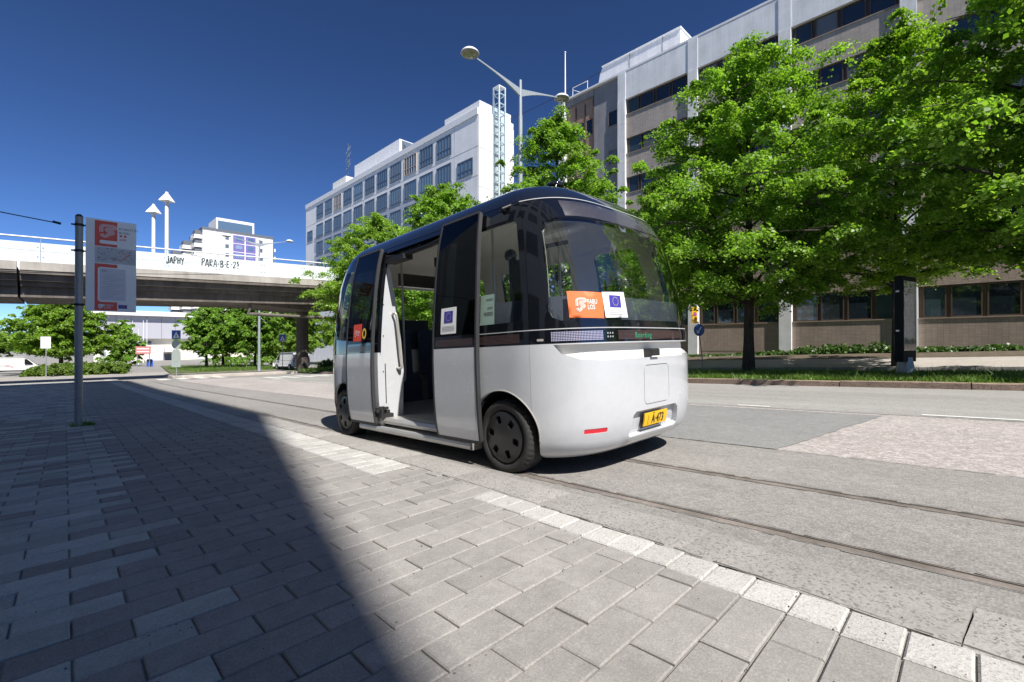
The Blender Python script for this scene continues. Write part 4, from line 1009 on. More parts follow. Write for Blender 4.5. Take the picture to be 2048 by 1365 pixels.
def _pchip(x, y):
    h = np.diff(x); d = np.diff(y)/h; m = np.zeros_like(y); m[0], m[-1] = d[0], d[-1]
    for i in range(1, len(x)-1):
        if d[i-1]*d[i] > 0:
            w1, w2 = 2*h[i]+h[i-1], h[i]+2*h[i-1]; m[i] = (w1+w2)/(w1/d[i-1]+w2/d[i])
    def f(v):
        v = np.clip(v, x[0], x[-1]); i = np.clip(np.searchsorted(x, v)-1, 0, len(x)-2); t = (v-x[i])/h[i]
        return (2*t**3-3*t**2+1)*y[i]+(t**3-2*t**2+t)*h[i]*m[i]+(-2*t**3+3*t**2)*y[i+1]+(t**3-t**2)*h[i]*m[i+1]
    return f
bw_f, al_f = _pchip(ZP, BW), _pchip(ZP, AL)
def _raw(s, z):
    s = np.mod(s, ST); x0, y0 = np.interp(s, sl, px_), np.interp(s, sl, py_)
    w, a = bw_f(z), al_f(z); ay = np.abs(y0); t = np.clip((ay-.9)/(A0-.9), 0, 1); t = t*t*(3-2*t)*.35+t*.65
    return np.stack([x0*w/B0, np.sign(y0)*(ay-(A0-a)*t), np.asarray(z, float)+0*s], -1)
def BM(s, z, off=0.):
    """point of the bus skin: s runs round the body (0 = middle of the door side, growing to the front), z = height, off = out of the skin"""
    s, z = np.asarray(s, float), np.asarray(z, float); e = .004
    P = _raw(s, z); ds = _raw(s+e, z)-_raw(s-e, z); dz = _raw(s, z+e)-_raw(s, z-e); n = np.cross(ds, dz); n /= np.linalg.norm(n, axis=-1)[..., None]+1e-12
    return P+n*(off[..., None] if hasattr(off, 'shape') else off)
GY = zr(4.55)
bus = thing('shuttle_bus', 'small rounded white and black self-driving shuttle bus at the kerb with its sliding doors open', 'bus', (4.0, 4.55, GY), (tilt(4.55), -R(.8), 0))
def bpatch(name, outer, holes=(), off=0., mat=None, parent=bus, rim=0., step=.07, uv=False, back=None):
    V, F = fill2d(outer, holes, step)
    P = BM(V[:, 0], V[:, 1], off); vs = [tuple(p) for p in P]; fs = [tuple(f) for f in F]; mi = [0]*len(fs)
    if rim:
        cnt = {}
        for f in fs:
            for k in range(3):
                a, b = f[k], f[(k+1) % 3]; cnt[(a, b)] = 1
        ed = [e for e in cnt if (e[1], e[0]) not in cnt]; P2 = BM(V[:, 0], V[:, 1], off-rim); n = len(vs); mp = {}
        for a, b in ed:
            for q in (a, b):
                if q not in mp: mp[q] = len(vs); vs.append(tuple(P[q])); vs.append(tuple(P2[q]))
            fs.append((mp[b], mp[a], mp[a]+1, mp[b]+1)); mi.append(0)
    me = bpy.data.meshes.new(name); me.from_pydata(vs, [], fs); me.materials.append(mat)
    me.polygons.foreach_set('use_smooth', [len(f) == 3 for f in fs])
    if uv:
        l = me.uv_layers.new(name='UVMap'); idx = np.empty(len(me.loops), int); me.loops.foreach_get('vertex_index', idx)
        l.data.foreach_set('uv', V[idx % len(V)].astype(np.float32).ravel() if not rim else np.array([V[i] if i < len(V) else (0, 0) for i in idx], np.float32).ravel())
    me.update()
    return link(name, me, parent)
def bflat(name, V, F, s0, z0, off, mat, parent, mir=1):
    """lettering or a drawn figure laid on the skin"""
    P = BM(s0+mir*V[:, 0], z0+V[:, 1], off); mb = MB(); mb.add([tuple(p) for p in P], F); return mb.build(name, mat, parent)
ZB, ZG, ZT = 1.14, 1.262, 2.458          # white/black line, lower glass line, roof line
SE = 1.96                                   # seam between the sides and the end caps
SW, ZW, RA, RWH = 1.61, .325, .43, .33   # wheel position, arch radius, wheel radius
g_ = .004
def arch(s):
    up_ = [(s+RA*math.cos(t), ZW+RA*.98*math.sin(t)) for t in np.linspace(0, math.pi, 36)]
    side = [(.4305, .285), (.436, .25), (.448, .218), (.47, .192), (.505, .175), (.56, .160), (.56, .10)]
    return up_+[(s-a, b) for a, b in side]+[(s+a, b) for a, b in side[::-1]]
arches = [arch(s) for s in (SW, 2*Q-SW, 2*Q+SW, ST-SW, -SW)]
def low(s0, s1, zb=.165): return rect(s0, s1, zb, ZB)
# lower white body
bpatch('side_panel', low(.62, SE-g_), [arches[0]], 0, M_paint, rim=.03)
bpatch('side_panel', low(-SE+g_, -.62), [arches[4]], 0, M_paint, rim=.03)
bpatch('side_panel', low(2*Q-SE+g_, 2*Q+SE-g_), [arches[1], arches[2]], 0, M_paint, rim=.03)
F0, F1 = SE, 2*Q-SE
rec = [(Q-1.22, 1.13), (Q-1.16, 1.06), (Q-1.0, 1.005), (Q-.8, .99), (Q+.8, .99), (Q+1.0, 1.005), (Q+1.16, 1.06), (Q+1.22, 1.13)]
hat = rrect(Q-.235, Q+.225, .565, .915, .05); hat_o = rrect(Q-.241, Q+.231, .559, .921, .056)
plr = [(Q-.46, .315), (Q-.43, .29), (Q+.43, .29), (Q+.46, .315), (Q+.42, .485), (Q+.375, .515), (Q-.375, .515), (Q-.42, .485)]
ref_l = [rrect(Q+a, Q+b, .385, .425, .012) for a, b in ((-.98, -.755), (.755, .98))]
bpatch('front_bumper', low(F0, F1), [arches[0], arches[1], rec, hat_o, plr]+ref_l, 0, M_paint, rim=.03, step=.06)
def bwall(name, loop, o0, o1, mat):
    L = np.array(dens(loop, .05)); n = len(L); A, B = BM(L[:, 0], L[:, 1], o0), BM(L[:, 0], L[:, 1], o1); mb = MB()
    mb.add([tuple(p) for p in A]+[tuple(p) for p in B], [(i, n+i, n+(i+1) % n, (i+1) % n) for i in range(n)]); return mb.build(name, mat, bus)
bwall('recess_edge', rec, -.001, -.121, M_paint); bwall('recess_edge', plr, -.001, -.051, M_paint)
bpatch('bumper_recess', rec, (), -.12, M_paint, step=.06)
bpatch('hatch', hat, (), 0, M_paint, rim=.02)
bpatch('hatch_gap', hat_o, (), -.012, M_seam)
bpatch('plate_recess', plr, (), -.05, M_paint, step=.05)
for k, rl in enumerate(ref_l): bpatch('reflector', rl, (), -.004, M_refl)
bpatch('rear_bumper', low(2*Q+SE, ST-SE), [arches[2], arches[3]], 0, M_paint, rim=.03)
for sc_ in (SE, 2*Q-SE, 2*Q+SE, ST-SE): bpatch('panel_seam', rect(sc_-.012, sc_+.012, .7, ZT), (), -.012, M_seam)
# licence plate
pl = bpatch('license_plate', rect(Q-.215, Q+.215, .355, .475), (), -.006, M_plate_y, rim=.012)
bpatch('plate_holder', rect(Q-.23, Q+.14, .325, .47), (), -.032, M_plast)
V, F = text2d('Ä·473', .118, 'LEFT', 1.02, .008); V = V*np.array((.78, 1.)); bflat('lettering', V, F, Q-.085, .375, -.002, M_ptext, pl)
V, F = ribbon([(0, 0), (0, .085)], .008); bflat('lettering', V, F, Q-.15, .372, -.002, plain('plate_tax_mark', (.55, .25, .02), .5), pl)
# black upper body with window openings
wq = rrect(.70, SE-.075, 1.345, 2.30, .07); wq_r = [(-a, b) for a, b in wq][::-1]
ws_ = [(Q-1.25, 1.42), (Q-1.22, 1.36), (Q-1.15, 1.33), (Q+1.15, 1.33), (Q+1.22, 1.36), (Q+1.25, 1.42), (Q+1.24, 2.14), (Q+1.19, 2.215), (Q+1.09, 2.24), (Q, 2.255), (Q-1.09, 2.24), (Q-1.19, 2.215), (Q-1.24, 2.14)]
wr_ = [(a+2*Q, b) for a, b in ws_]
wf = [rrect(2*Q+a, 2*Q+b, 1.34, 2.32, .08) for a, b in ((-SE+.09, -1.14), (-.70, .68), (1.14, SE-.09))]
up = lambda a, b: rect(a, b, ZB+.002, ZT)
bpatch('upper_panel', up(.62, SE-g_), [wq], 0, M_black, rim=.045)
bpatch('upper_panel', up(-SE+g_, -.62), [wq_r], 0, M_black, rim=.045)
bpatch('upper_panel', up(2*Q-SE+g_, 2*Q+SE-g_), wf, 0, M_black, rim=.045)
bpatch('windscreen_surround', up(SE, 2*Q-SE), [ws_], 0, M_black, rim=.045)
bpatch('rear_surround', up(2*Q+SE, ST-SE), [wr_], 0, M_black, rim=.045)
bpatch('door_header', rect(-.618, .618, 2.40, ZT), (), 0, M_black, rim=.05)
bpatch('windscreen', ws_, (), -.006, M_wind, step=.09); bpatch('rear_window', wr_, (), -.006, M_side, step=.09)
bpatch('window', wq, (), -.006, M_side); bpatch('window', wq_r, (), -.006, M_side)
for w in wf: bpatch('window', w, (), -.006, M_side)
bpatch('glass_line', rect(SE, 2*Q-SE, ZG-.004, ZG+.004), (), .0015, M_seamw); bpatch('roof_line', rect(SE, 2*Q-SE, ZT-.004, ZT+.004), (), .002, M_seamw, step=.05)
bpatch('side_line', rect(.65, SE, ZG-.004, ZG+.004), (), .0015, M_seamw)
# led matrices in the belt and above the windscreen
bpatch('daytime_lamp', rect(Q-1.235, Q-.775, 1.16, 1.238), (), .002, M_led_w, uv=True); bpatch('daytime_lamp', rect(Q+.775, Q+1.235, 1.16, 1.238), (), .002, M_led_w, uv=True)
d = bpatch('text_display', rect(Q-.60, Q+.60, 1.16, 1.238), (), .002, M_led_r, uv=True)
V, F = text2d('Boarding', .072, 'LEFT', 1.12); bflat('lettering', V, F, Q-.36, 1.172, .004, M_boardg, d)
bpatch('belt_display', rect(.95, SE-.1, 1.16, 1.238), (), .002, M_led_r, uv=True)
bpatch('marker_lamp', rrect(Q-1.36, Q-1.30, 1.165, 1.185, .006), (), .003, M_pole)
for k in range(3):
    for j in range(2): bpatch('indicator', rrect(Q-.735+k*.028, Q-.72+k*.028, 1.178+j*.03, 1.193+j*.03, .005), (), .003, M_alu)
top_led = [(Q-.98, 2.262), (Q+.98, 2.262), (Q+.92, 2.415), (Q-1.0, 2.425)]
bpatch('destination_display', top_led, (), .002, M_led_t, uv=True)
# roof
def roofgrid(name, z0, off, mat, nz=26, ns=160, cap=True):
    zs = [z0]+list(np.linspace(z0, 2.79, nz)[1:]); s = np.linspace(0, ST, ns, endpoint=False); vs = []; fs = []
    zz = 2.79-(2.79-z0)*(1-np.linspace(0, 1, nz))**2
    for z in zz: vs += [tuple(p) for p in BM(s, np.full(ns, z-.00001), 0.)]
    if off: vs = [(x*(1+off*.8), y*(1+off*.5), z+off) for x, y, z in vs]
    for j in range(nz-1): fs += [(j*ns+i, j*ns+(i+1) % ns, (j+1)*ns+(i+1) % ns, (j+1)*ns+i) for i in range(ns)]
    fs.append(tuple((nz-1)*ns+i for i in range(ns))); mb = MB(); mb.add(vs, fs, 0, True); return mb.build(name, mat, bus)
roofgrid('roof', ZT+.006, 0, M_roofm)
roofgrid('ceiling', ZT-.03, -.075, M_cream)
# lining, floor, bench, partitions
lin = lambda a, b: rect(a, b, .80, ZT-.02)
bpatch('lining', lin(2*Q-SE, 2*Q+SE), wf, -.055, M_cream, step=.1); bpatch('lining', lin(SE, 2*Q-SE), [ws_], -.06, M_cream, step=.1)
bpatch('lining', lin(2*Q+SE, ST-SE), [wr_], -.06, M_cream, step=.1); bpatch('lining', lin(.66, SE), [wq], -.055, M_cream, step=.1); bpatch('lining', lin(-SE, -.66), [wq_r], -.055, M_cream, step=.1)
def floor_plate(name, mat, z0, z1, kx_, ky_):
    hi = np.argsort(-np.abs(qy)); cy, cxx = np.abs(qy)[hi], np.abs(qx)[hi]; o = np.argsort(cy); mb = MB(); L = A0*ky_; ys = sorted(set(list(np.linspace(-L+.01, L-.01, 60))+[s*v for s in (-1, 1) for v in (1.13, 1.131, 2.08, 2.081)]))
    ys = [y for y in ys if abs(y) < L]; vs = []
    for y in ys:
        w = kx_*float(np.interp(abs(y)/ky_, cy[o], cxx[o])); w = min(w, .72) if 1.1305 < abs(y) < 2.0805 else w; vs += [(-w, y, z0), (w, y, z0), (w, y, z1), (-w, y, z1)]
    for i in range(len(ys)-1):
        a = 4*i; mb.add([vs[a+k] for k in range(8)], [(0, 1, 5, 4), (1, 2, 6, 5), (2, 3, 7, 6), (3, 0, 4, 7)])
    mb.add(vs[:4]+vs[-4:], [(3, 2, 1, 0), (4, 5, 6, 7)]); return mb.build(name, mat, bus)
floor_plate('floor', M_floor, .27, .325, .945, .93)
floor_plate('underbody', M_plast, .19, .262, .89, .91)
def sweep(name, s0, s1, prof, mat, n=120):
    ss = np.linspace(s0, s1, n); vs = []
    for o, z in prof: vs += [tuple(p) for p in np.stack([BM(ss, np.full(n, 1.0), np.full(n, o))[:, 0], BM(ss, np.full(n, 1.0), np.full(n, o))[:, 1], np.full(n, z)], 1)]
    mb = MB(); mb.add(vs, [(j*n+i, j*n+i+1, (j+1)*n+i+1, (j+1)*n+i) for j in range(len(prof)-1) for i in range(n-1)], 0, True); return mb.build(name, mat, bus)
bench = [(-.48, .33), (-.50, .70), (-.48, .76), (-.22, .76), (-.20, .82), (-.17, 1.48), (-.14, 1.54), (-.09, 1.54), (-.085, 1.2)]
sweep('bench_seat', 1.45, 2*Q-.25, bench, M_seat); sweep('bench_seat', 2*Q+.0, 2*Q+Q*.86, bench, M_seat); sweep('bench_seat', 2*Q+Q*.9, ST-1.45, bench, M_seat)
bpatch('rear_console', rect(3*Q-.75, 3*Q+1.2, 1.2, 1.72), (), -.10, M_plast)
for yy, sg in ((.645, 1), (-.645, -1)):      # wall panels on both sides of the doorway
    mb = MB(); y0 = yy-.012*0; poly = [(-1.19, .325), (-.86, .325), (-.83, .9), (-.87, 1.5), (-.95, 2.05), (-1.0, 2.34), (-1.04, 2.34), (-1.10, 2.0), (-1.17, 1.3), (-1.19, .9)]
    mb.add([(x, yy, z) for x, z in poly]+[(x, yy+.035*sg, z) for x, z in poly], [tuple(range(10)), tuple(range(19, 9, -1))]+[(k, 10+k, 10+(k+1) % 10, (k+1) % 10) for k in range(10)])
    p = mb.build('doorway_panel', M_paint, bus)
    if sg > 0:
        mb = MB(); mb.tube(smooth_path([(-.97, yy-.005, 1.62), (-.97, yy-.05, 1.64), (-.95, yy-.075, 1.58), (-.92, yy-.075, 1.2), (-.90, yy-.075, .98), (-.91, yy-.05, .93), (-.93, yy-.005, .94)], 5), .016, 8); mb.build('grab_handle', M_pole, p)
        mb = MB(); mb.box(-1.10, -1.095+.006, yy-.004, yy+.001, .5, 1.0)
        for z in (.42, .9, 1.35, 1.75): mb.cyl((-1.14+.035*(z-.4), yy-.005, z), (-1.14+.035*(z-.4), yy+.0, z), .008, n=8)
        mb.build('fixing', M_plast, p)
for x, y, z1 in ((-.56, 1.06, 2.5), (-.45, -.75, 2.5), (.5, -.95, 2.5)):
    mb = MB(); mb.tube(smooth_path([(x-.10, y, .72), (x-.03, y, .74), (x, y, .82), (x, y, 1.4), (x, y, z1)], 6), .017, 8); mb.build('grab_pole', M_pole, bus)
mb = MB(); mb.box(-.3, .45, 1.55, 1.6, 2.16, 2.36); mb.build('monitor', M_screen, bus)
mb = MB(); mb.cyl((-.3, .55, 2.30), (-.3, .55, 2.42), .05, n=8); mb.build('ceiling_hook', M_plast, bus)
for x, y, rx, ry in ((-.15, -1.15, .11, .30), (-.3, -.35, .11, .16), (.55, -1.0, .1, .3), (.0, .6, .11, .3)):
    mb = MB(); pl_ = [(x+a*rx, y+b*ry) for a, b in [(math.copysign(abs(math.cos(t))**.5, math.cos(t)), math.copysign(abs(math.sin(t))**.5, math.sin(t))) for t in np.linspace(0, 6.283, 28, endpoint=False)]]
    mb.prism(pl_, 2.565, 2.60); mb.build('ceiling_lamp', M_lampw, bus)
mb = MB(); mb.lathe([(0, .065), (.03, .062), (.055, .035), (.06, 0), (.05, -.035), (.0, -.05)], (-.97, -1.56, 1.99), 'z', 20); mb.box(-.99, -.91, -1.62, -1.55, 1.5, 1.95); mb.build('camera_dome', plain('dome_gloss', (.01, .01, .012), .08, coat=1.), bus)
mb = MB(); mb.tube([(-.95, -1.65, 1.92), (-.8, -1.85, 2.05), (-.6, -1.95, 2.1)], .02, 6); mb.build('camera_arm', M_plast, bus)
# sliding doors, pushed open along the outside of the body
def door(s0, s1, sg):
    z0, z1, o = .255, 2.452, .062
    fr = .024; dr = bpatch('door', rrect(s0, s1, z0, z1, .03), [rrect(s0+fr, s1-fr, z0+fr, z1-fr, .02)], o+.005, M_rub, rim=.04)
    bpatch('lower_panel', rect(s0+fr, s1-fr, z0+fr, ZB), (), o, M_paint, dr)
    bpatch('belt_panel', rect(s0+fr, s1-fr, ZB+.002, ZG), (), o, M_black, dr)
    bpatch('belt_display', rect(s0+.06, s1-.06, 1.16, 1.232), (), o+.002, M_led_r, dr, uv=True)
    bpatch('door_glass', rect(s0+fr, s1-fr, ZG+.002, z1-fr), [rrect(s0+.07, s0+.24 if sg > 0 else s1-.2, 1.33, 2.25, .03)] if 0 else (), o, M_tint, dr)
    bpatch('frit', rect(s0+fr, s1-fr, ZG+.002, z1-fr), [rrect(s0+fr+.06, s1-fr-(.36 if sg > 0 else .08), 1.36, 2.2, .04)], o-.008, M_black, dr)
    return dr
dF = door(.655, 1.365, 1); dR = door(-1.375, -.655, -1)
mb = MB(); P = BM(np.array([-.65, .65]), np.array([2.37, 2.37]), -.03); mb.tube([tuple(P[0]), (-1.0, .35, 2.33), (-1.0, -.3, 2.34), tuple(P[1])], .03, 6); mb.box(-1.06, -.92, .2, .62, 2.27, 2.33); mb.build('door_drive', M_plast, bus)
mb = MB(); mb.box(-1.22, -1.05, .55, .66, .33, .38); mb.cyl((-1.18, .6, .36), (-1.18, .6, .47), .03, n=10); mb.box(-1.26, -1.1, .58, .62, .43, .46); mb.cyl((-1.10, .62, .36), (-1.10, .62, .42), .035, n=10); mb.build('door_arm', M_plast, bus)
# step and sills
def strip(name, s0, s1, prof, mat, n=40):
    ss = np.linspace(s0, s1, n); vs = []
    for o, z in prof: vs += [tuple(p) for p in BM(ss, np.full(n, max(z, .2)), np.full(n, o))]
    for k, (o, z) in enumerate(prof):
        for i in range(n): x, y, _ = vs[k*n+i]; vs[k*n+i] = (x, y, z)
    mb = MB(); m = len(prof); mb.add(vs, [(j*n+i, j*n+i+1, (j+1)*n+i+1, (j+1)*n+i) for j in range(m-1) for i in range(n-1)]); mb.add([vs[k*n] for k in range(m)]+[vs[k*n+n-1] for k in range(m)], [tuple(range(m)), tuple(range(2*m-1, m-1, -1))]); return mb.build(name, mat, bus)
strip('step_sill', -1.17, 1.17, [(-.10, .15), (.05, .15), (.085, .165), (.088, .195), (.06, .22), (-.10, .235)], M_alu)
strip('door_threshold', -.62, .62, [(-.2, .262), (-.01, .262), (.0, .30), (-.03, .332), (-.2, .332)], M_alu)
# arch lips and wheel wells
for s_ in (SW, -SW, 2*Q-SW, 2*Q+SW):
    th = np.linspace(R(0), R(180), 40); P = BM(s_+np.cos(th)*RA, ZW+np.sin(th)*RA*.98, .004)
    mb = MB(); mb.tube([tuple(p) for p in P], .006, 6); mb.build('wheel_arch', M_pole if False else plain('arch_lip', (.3, .29, .27), .5) if 'arch_lip' not in bpy.data.materials else bpy.data.materials['arch_lip'], bus)
for sx in (-1, 1):
    for sy in (-1, 1):
        mb = MB(); th = np.linspace(R(-12), R(192), 24); x1 = sx*.72; yc = -1.61 if sy < 0 else 1.61
        vs = [(sx*(1.12-max(0, abs(yc+math.cos(t)*.44)-1.78)*.75) if k == 0 else x1, yc+math.cos(t)*.44, ZW+math.sin(t)*.43) for k in (0, 1) for t in th]; n = 24
        mb.add(vs, [(i, i+1, n+i+1, n+i) for i in range(n-1)], 0, True); mb.add([vs[n+i] for i in range(n)], [tuple(range(n))]); mb.build('wheel_well', M_plast, bus)
def wheel_parts(root):
    """axle along local x, outer face at -x"""
    mb = MB(); n = 126; prof = [(.228, -.085), (.248, -.11), (.283, -.122), (.308, -.115), (.323, -.098)]
    tread = [(.329, -.08), (.3295, -.05), (.33, 0), (.3295, .05), (.329, .08)]; back = [(.323, .098), (.295, .115), (.228, .09)]
    vs = []; allp = prof+tread+back
    for k in range(n):
        a = 2*math.pi*k/n
        for j, (r, h) in enumerate(allp):
            rr = r-(.010 if (k % 3 == 0 and j in (4, 5, 9, 10)) else 0); vs.append((h, rr*math.cos(a), rr*math.sin(a)))
    m = len(allp); mb.add(vs, [(k*m+j, k*m+j+1, ((k+1) % n)*m+j+1, ((k+1) % n)*m+j) for k in range(n) for j in range(m-1)], 0, True)
    for h in (-.035, .0, .035): mb.lathe([(.3298, h-.004), (.3304, h-.003), (.3304, h+.003), (.3298, h+.004)], (0, 0, 0), 'x', 60, 1)
    mb.build('tyre', [M_tyre, M_plast], root)
    holes = []
    for k in range(6):
        a = 2*math.pi*k/6+.2; c = np.array((math.cos(a), math.sin(a))); t = np.array((-c[1], c[0]))
        holes.append([tuple(c*(.158+p)+t*q) for p, q in rrect(-.038, .034, -.03, .03, .012, 3)])
    V, F = fill2d(circ(0, 0, .226, 56), holes, .035); rr = np.hypot(V[:, 0], V[:, 1]); h = -.108-.018*np.sqrt(np.clip(1-(rr/.23)**2, 0, 1))-.004*np.clip(1-rr/.1, 0, 1)
    mb = MB(); mb.add([(h[i], V[i, 0], V[i, 1]) for i in range(len(V))], [tuple(f[::-1]) for f in F], 0, True); mb.lathe([(.226, -.109), (.23, -.103), (.228, -.06)], (0, 0, 0), 'x', 48)
    for lp in holes:
        k = len(lp); vs = []
        for d_ in (-.108-.013, -.08): vs += [(d_, a, b) for a, b in lp]
        mb.add(vs, [(i, (i+1) % k, k+(i+1) % k, k+i) for i in range(k)])
    hc = mb.build('hubcap', M_hub, root)
    mb = MB(); mb.cyl((-.075, 0, 0), (.06, 0, 0), .225, n=32); mb.build('rim', M_plast, root)
w0 = None
for k, (x, y) in enumerate(((-1.08, -1.61), (-1.08, 1.61), (1.08, -1.61), (1.08, 1.61))):
    if w0 is None:
        w0 = link('wheel', None, bus, (x, y, RWH)); wheel_parts(w0); w = w0
    else:
        w = copy_tree(w0, bus); w.location = (x, y, RWH)
    w.rotation_euler = (R(17*k), 0, 0 if x < 0 else math.pi)
# sensors
mb = MB(); P = BM(np.array(Q-.06), np.array(1.04), .0); x, y, z = P; mb.bevbox(x-.07, x+.07, y-.03, y+.1, 1.0, 1.07, .012); mb.build('front_sensor', M_plast, bus)
mb = MB(); mb.lathe([(.0, 2.93), (.08, 2.925), (.1, 2.905), (.095, 2.88), (.045, 2.87), (.045, 2.7), (.08, 2.69)], (-.1, -1.42, 0), 'z', 24); mb.build('roof_sensor', M_screen, bus)
P = BM(np.array([1.70, 1.78]), np.array([2.44, 2.44]), .0); mb = MB(); mb.box(P[0][0]-.05, P[0][0]+.04, P[1][1], P[0][1], 2.395, 2.42); mb.cyl((P[0][0]-.06, P[1][1]+.01, 2.41), (P[0][0]+.02, P[1][1]-.03, 2.45), .016, n=8); mb.build('roof_camera', M_plast, bus)
# stickers and notices
FL = smooth_path([(.0, .34), (.0, .78), (.1, .92), (.3, .94), (.66, .93), (.78, .82), (.68, .70), (.38, .68), (.28, .58), (.36, .46), (.56, .45), (.64, .34), (.56, .24), (.40, .22), (.34, .08), (.2, -.02), (.06, .05), (.02, .18)], 6)
def flag2d(w, h): return rect(0, w, 0, h)
def f_logo(s0, z0, sz, off, bg, fg, parent):
    for k, (w, m) in enumerate(((.20, fg), (.105, bg), (.035, fg))):
        V, F = ribbon([p*sz for p in FL], w*sz); bflat('logo', V, F, s0, z0, off+.0012*(k+1), m, parent)
def eu(s0, z0, w, h, off, parent):
    fl = bpatch('flag', rect(s0, s0+w, z0, z0+h), (), off, M_euro, parent) if True else None
    mb = MB(); cx, cy = w/2, h/2
    for k in range(12):
        a = 2*math.pi*k/12; pts = np.array(star2d(cx+h*.34*math.sin(a), cy+h*.34*math.cos(a), h*.062)); P = BM(s0+pts[:, 0], z0+pts[:, 1], off+.0015)
        mb.add([tuple(p) for p in P], [tuple(range(9, -1, -1))])
    mb.build('stars', M_gold, parent)
def fab(s0, z0, sz, off, bg, parent):
    f_logo(s0, z0, sz, off, bg, M_paper, parent)
    for t, dz in (('FABU', .52), ('LOS', .06)):
        V, F = text2d(t, sz*.56, 'LEFT', 1., .012); V = V*np.array((.72, 1.)); bflat('lettering', V, F, s0+sz*.92, z0+dz*sz, off+.0015, M_paper, parent)
sA = Q-1.075
st = bpatch('sticker', [(sA, 1.35), (sA+.32, 1.34), (sA+.325, 1.56), (sA-.01, 1.575)], (), .003, M_orange); fab(sA+.07, 1.41, .10, .004, M_orange, st)
st = bpatch('sticker', [(sA+.335, 1.345), (sA+.625, 1.35), (sA+.60, 1.575), (sA+.315, 1.565)], (), .0055, M_paper); eu(sA+.395, 1.435, .145, .105, .0075, st)
for k in range(3): bpatch('print', rect(sA+.385, sA+.57, 1.37+k*.016, 1.375+k*.016), (), .0075, M_alu, st)
oD = .062
st = bpatch('sticker', rect(.80, 1.055, 1.285, 1.545), (), oD+.003, M_paper, dF); eu(.855, 1.395, .145, .115, oD+.005, dF)
for k in range(4): bpatch('print', rect(.825, 1.03, 1.315+k*.014, 1.319+k*.014), (), oD+.005, M_ink, dF)
st = bpatch('sticker', rect(-1.17, -.935, 1.295, 1.515), (), oD+.003, M_orange2, dR); fab(-1.125, 1.36, .075, oD+.004, M_orange2, dR)
V, F = ribbon([(.042*math.cos(a), .055*math.sin(a)) for a in np.linspace(0, 6.283, 28, endpoint=False)], .028, True); bflat('door_button', V, F, -.86, 1.385, oD+.006, M_yring, dR)
nt_ = bpatch('notice', rect(1.33, 1.53, 1.33, 1.63), (), -.012, M_notice)
for z, a in ((1.58, .1), (1.50, .08), (1.455, .13), (1.44, .12)): bpatch('print', rect(1.515-a, 1.515, z, z+.009), (), -.009, M_ink, nt_)
# ------------------------------------------------------------------ street furniture
M_galv = plain('galvanised_steel', (.36, .375, .39), .5, .4, var=.14, scale=3., fine=.15, fscale=40, stretch=(2, 2, .5))
M_lamp_p = plain('lamp_grey_paint', (.36, .40, .43), .45, .2, var=.07)
M_lens = plain('lamp_lens', (.28, .28, .22), .2, coat=.8, var=.25, scale=9.)
M_whitep = plain('white_lamp_paint', (.82, .83, .84), .4, var=.03)
M_signback = plain('sign_back', (.42, .47, .43), .5, .3, var=.05)
M_board = plain('sign_board_grey', (.88, .90, .90), .5, var=.03); M_boardred = plain('sign_red', (.75, .10, .07), .5, var=.03)
M_map = plain('map_paper', (.58, .60, .62), .6, var=.05); M_mapline = plain('map_ink', (.24, .26, .31), .7); M_sheet = plain('timetable_paper', (.66, .66, .74), .6, var=.02)
M_yel = plain('yellow_sign', (.85, .48, .01), .45); M_mag = plain('magenta_disc', (.45, .07, .30), .45); M_cable = plain('cable', (.02, .02, .022), .6)
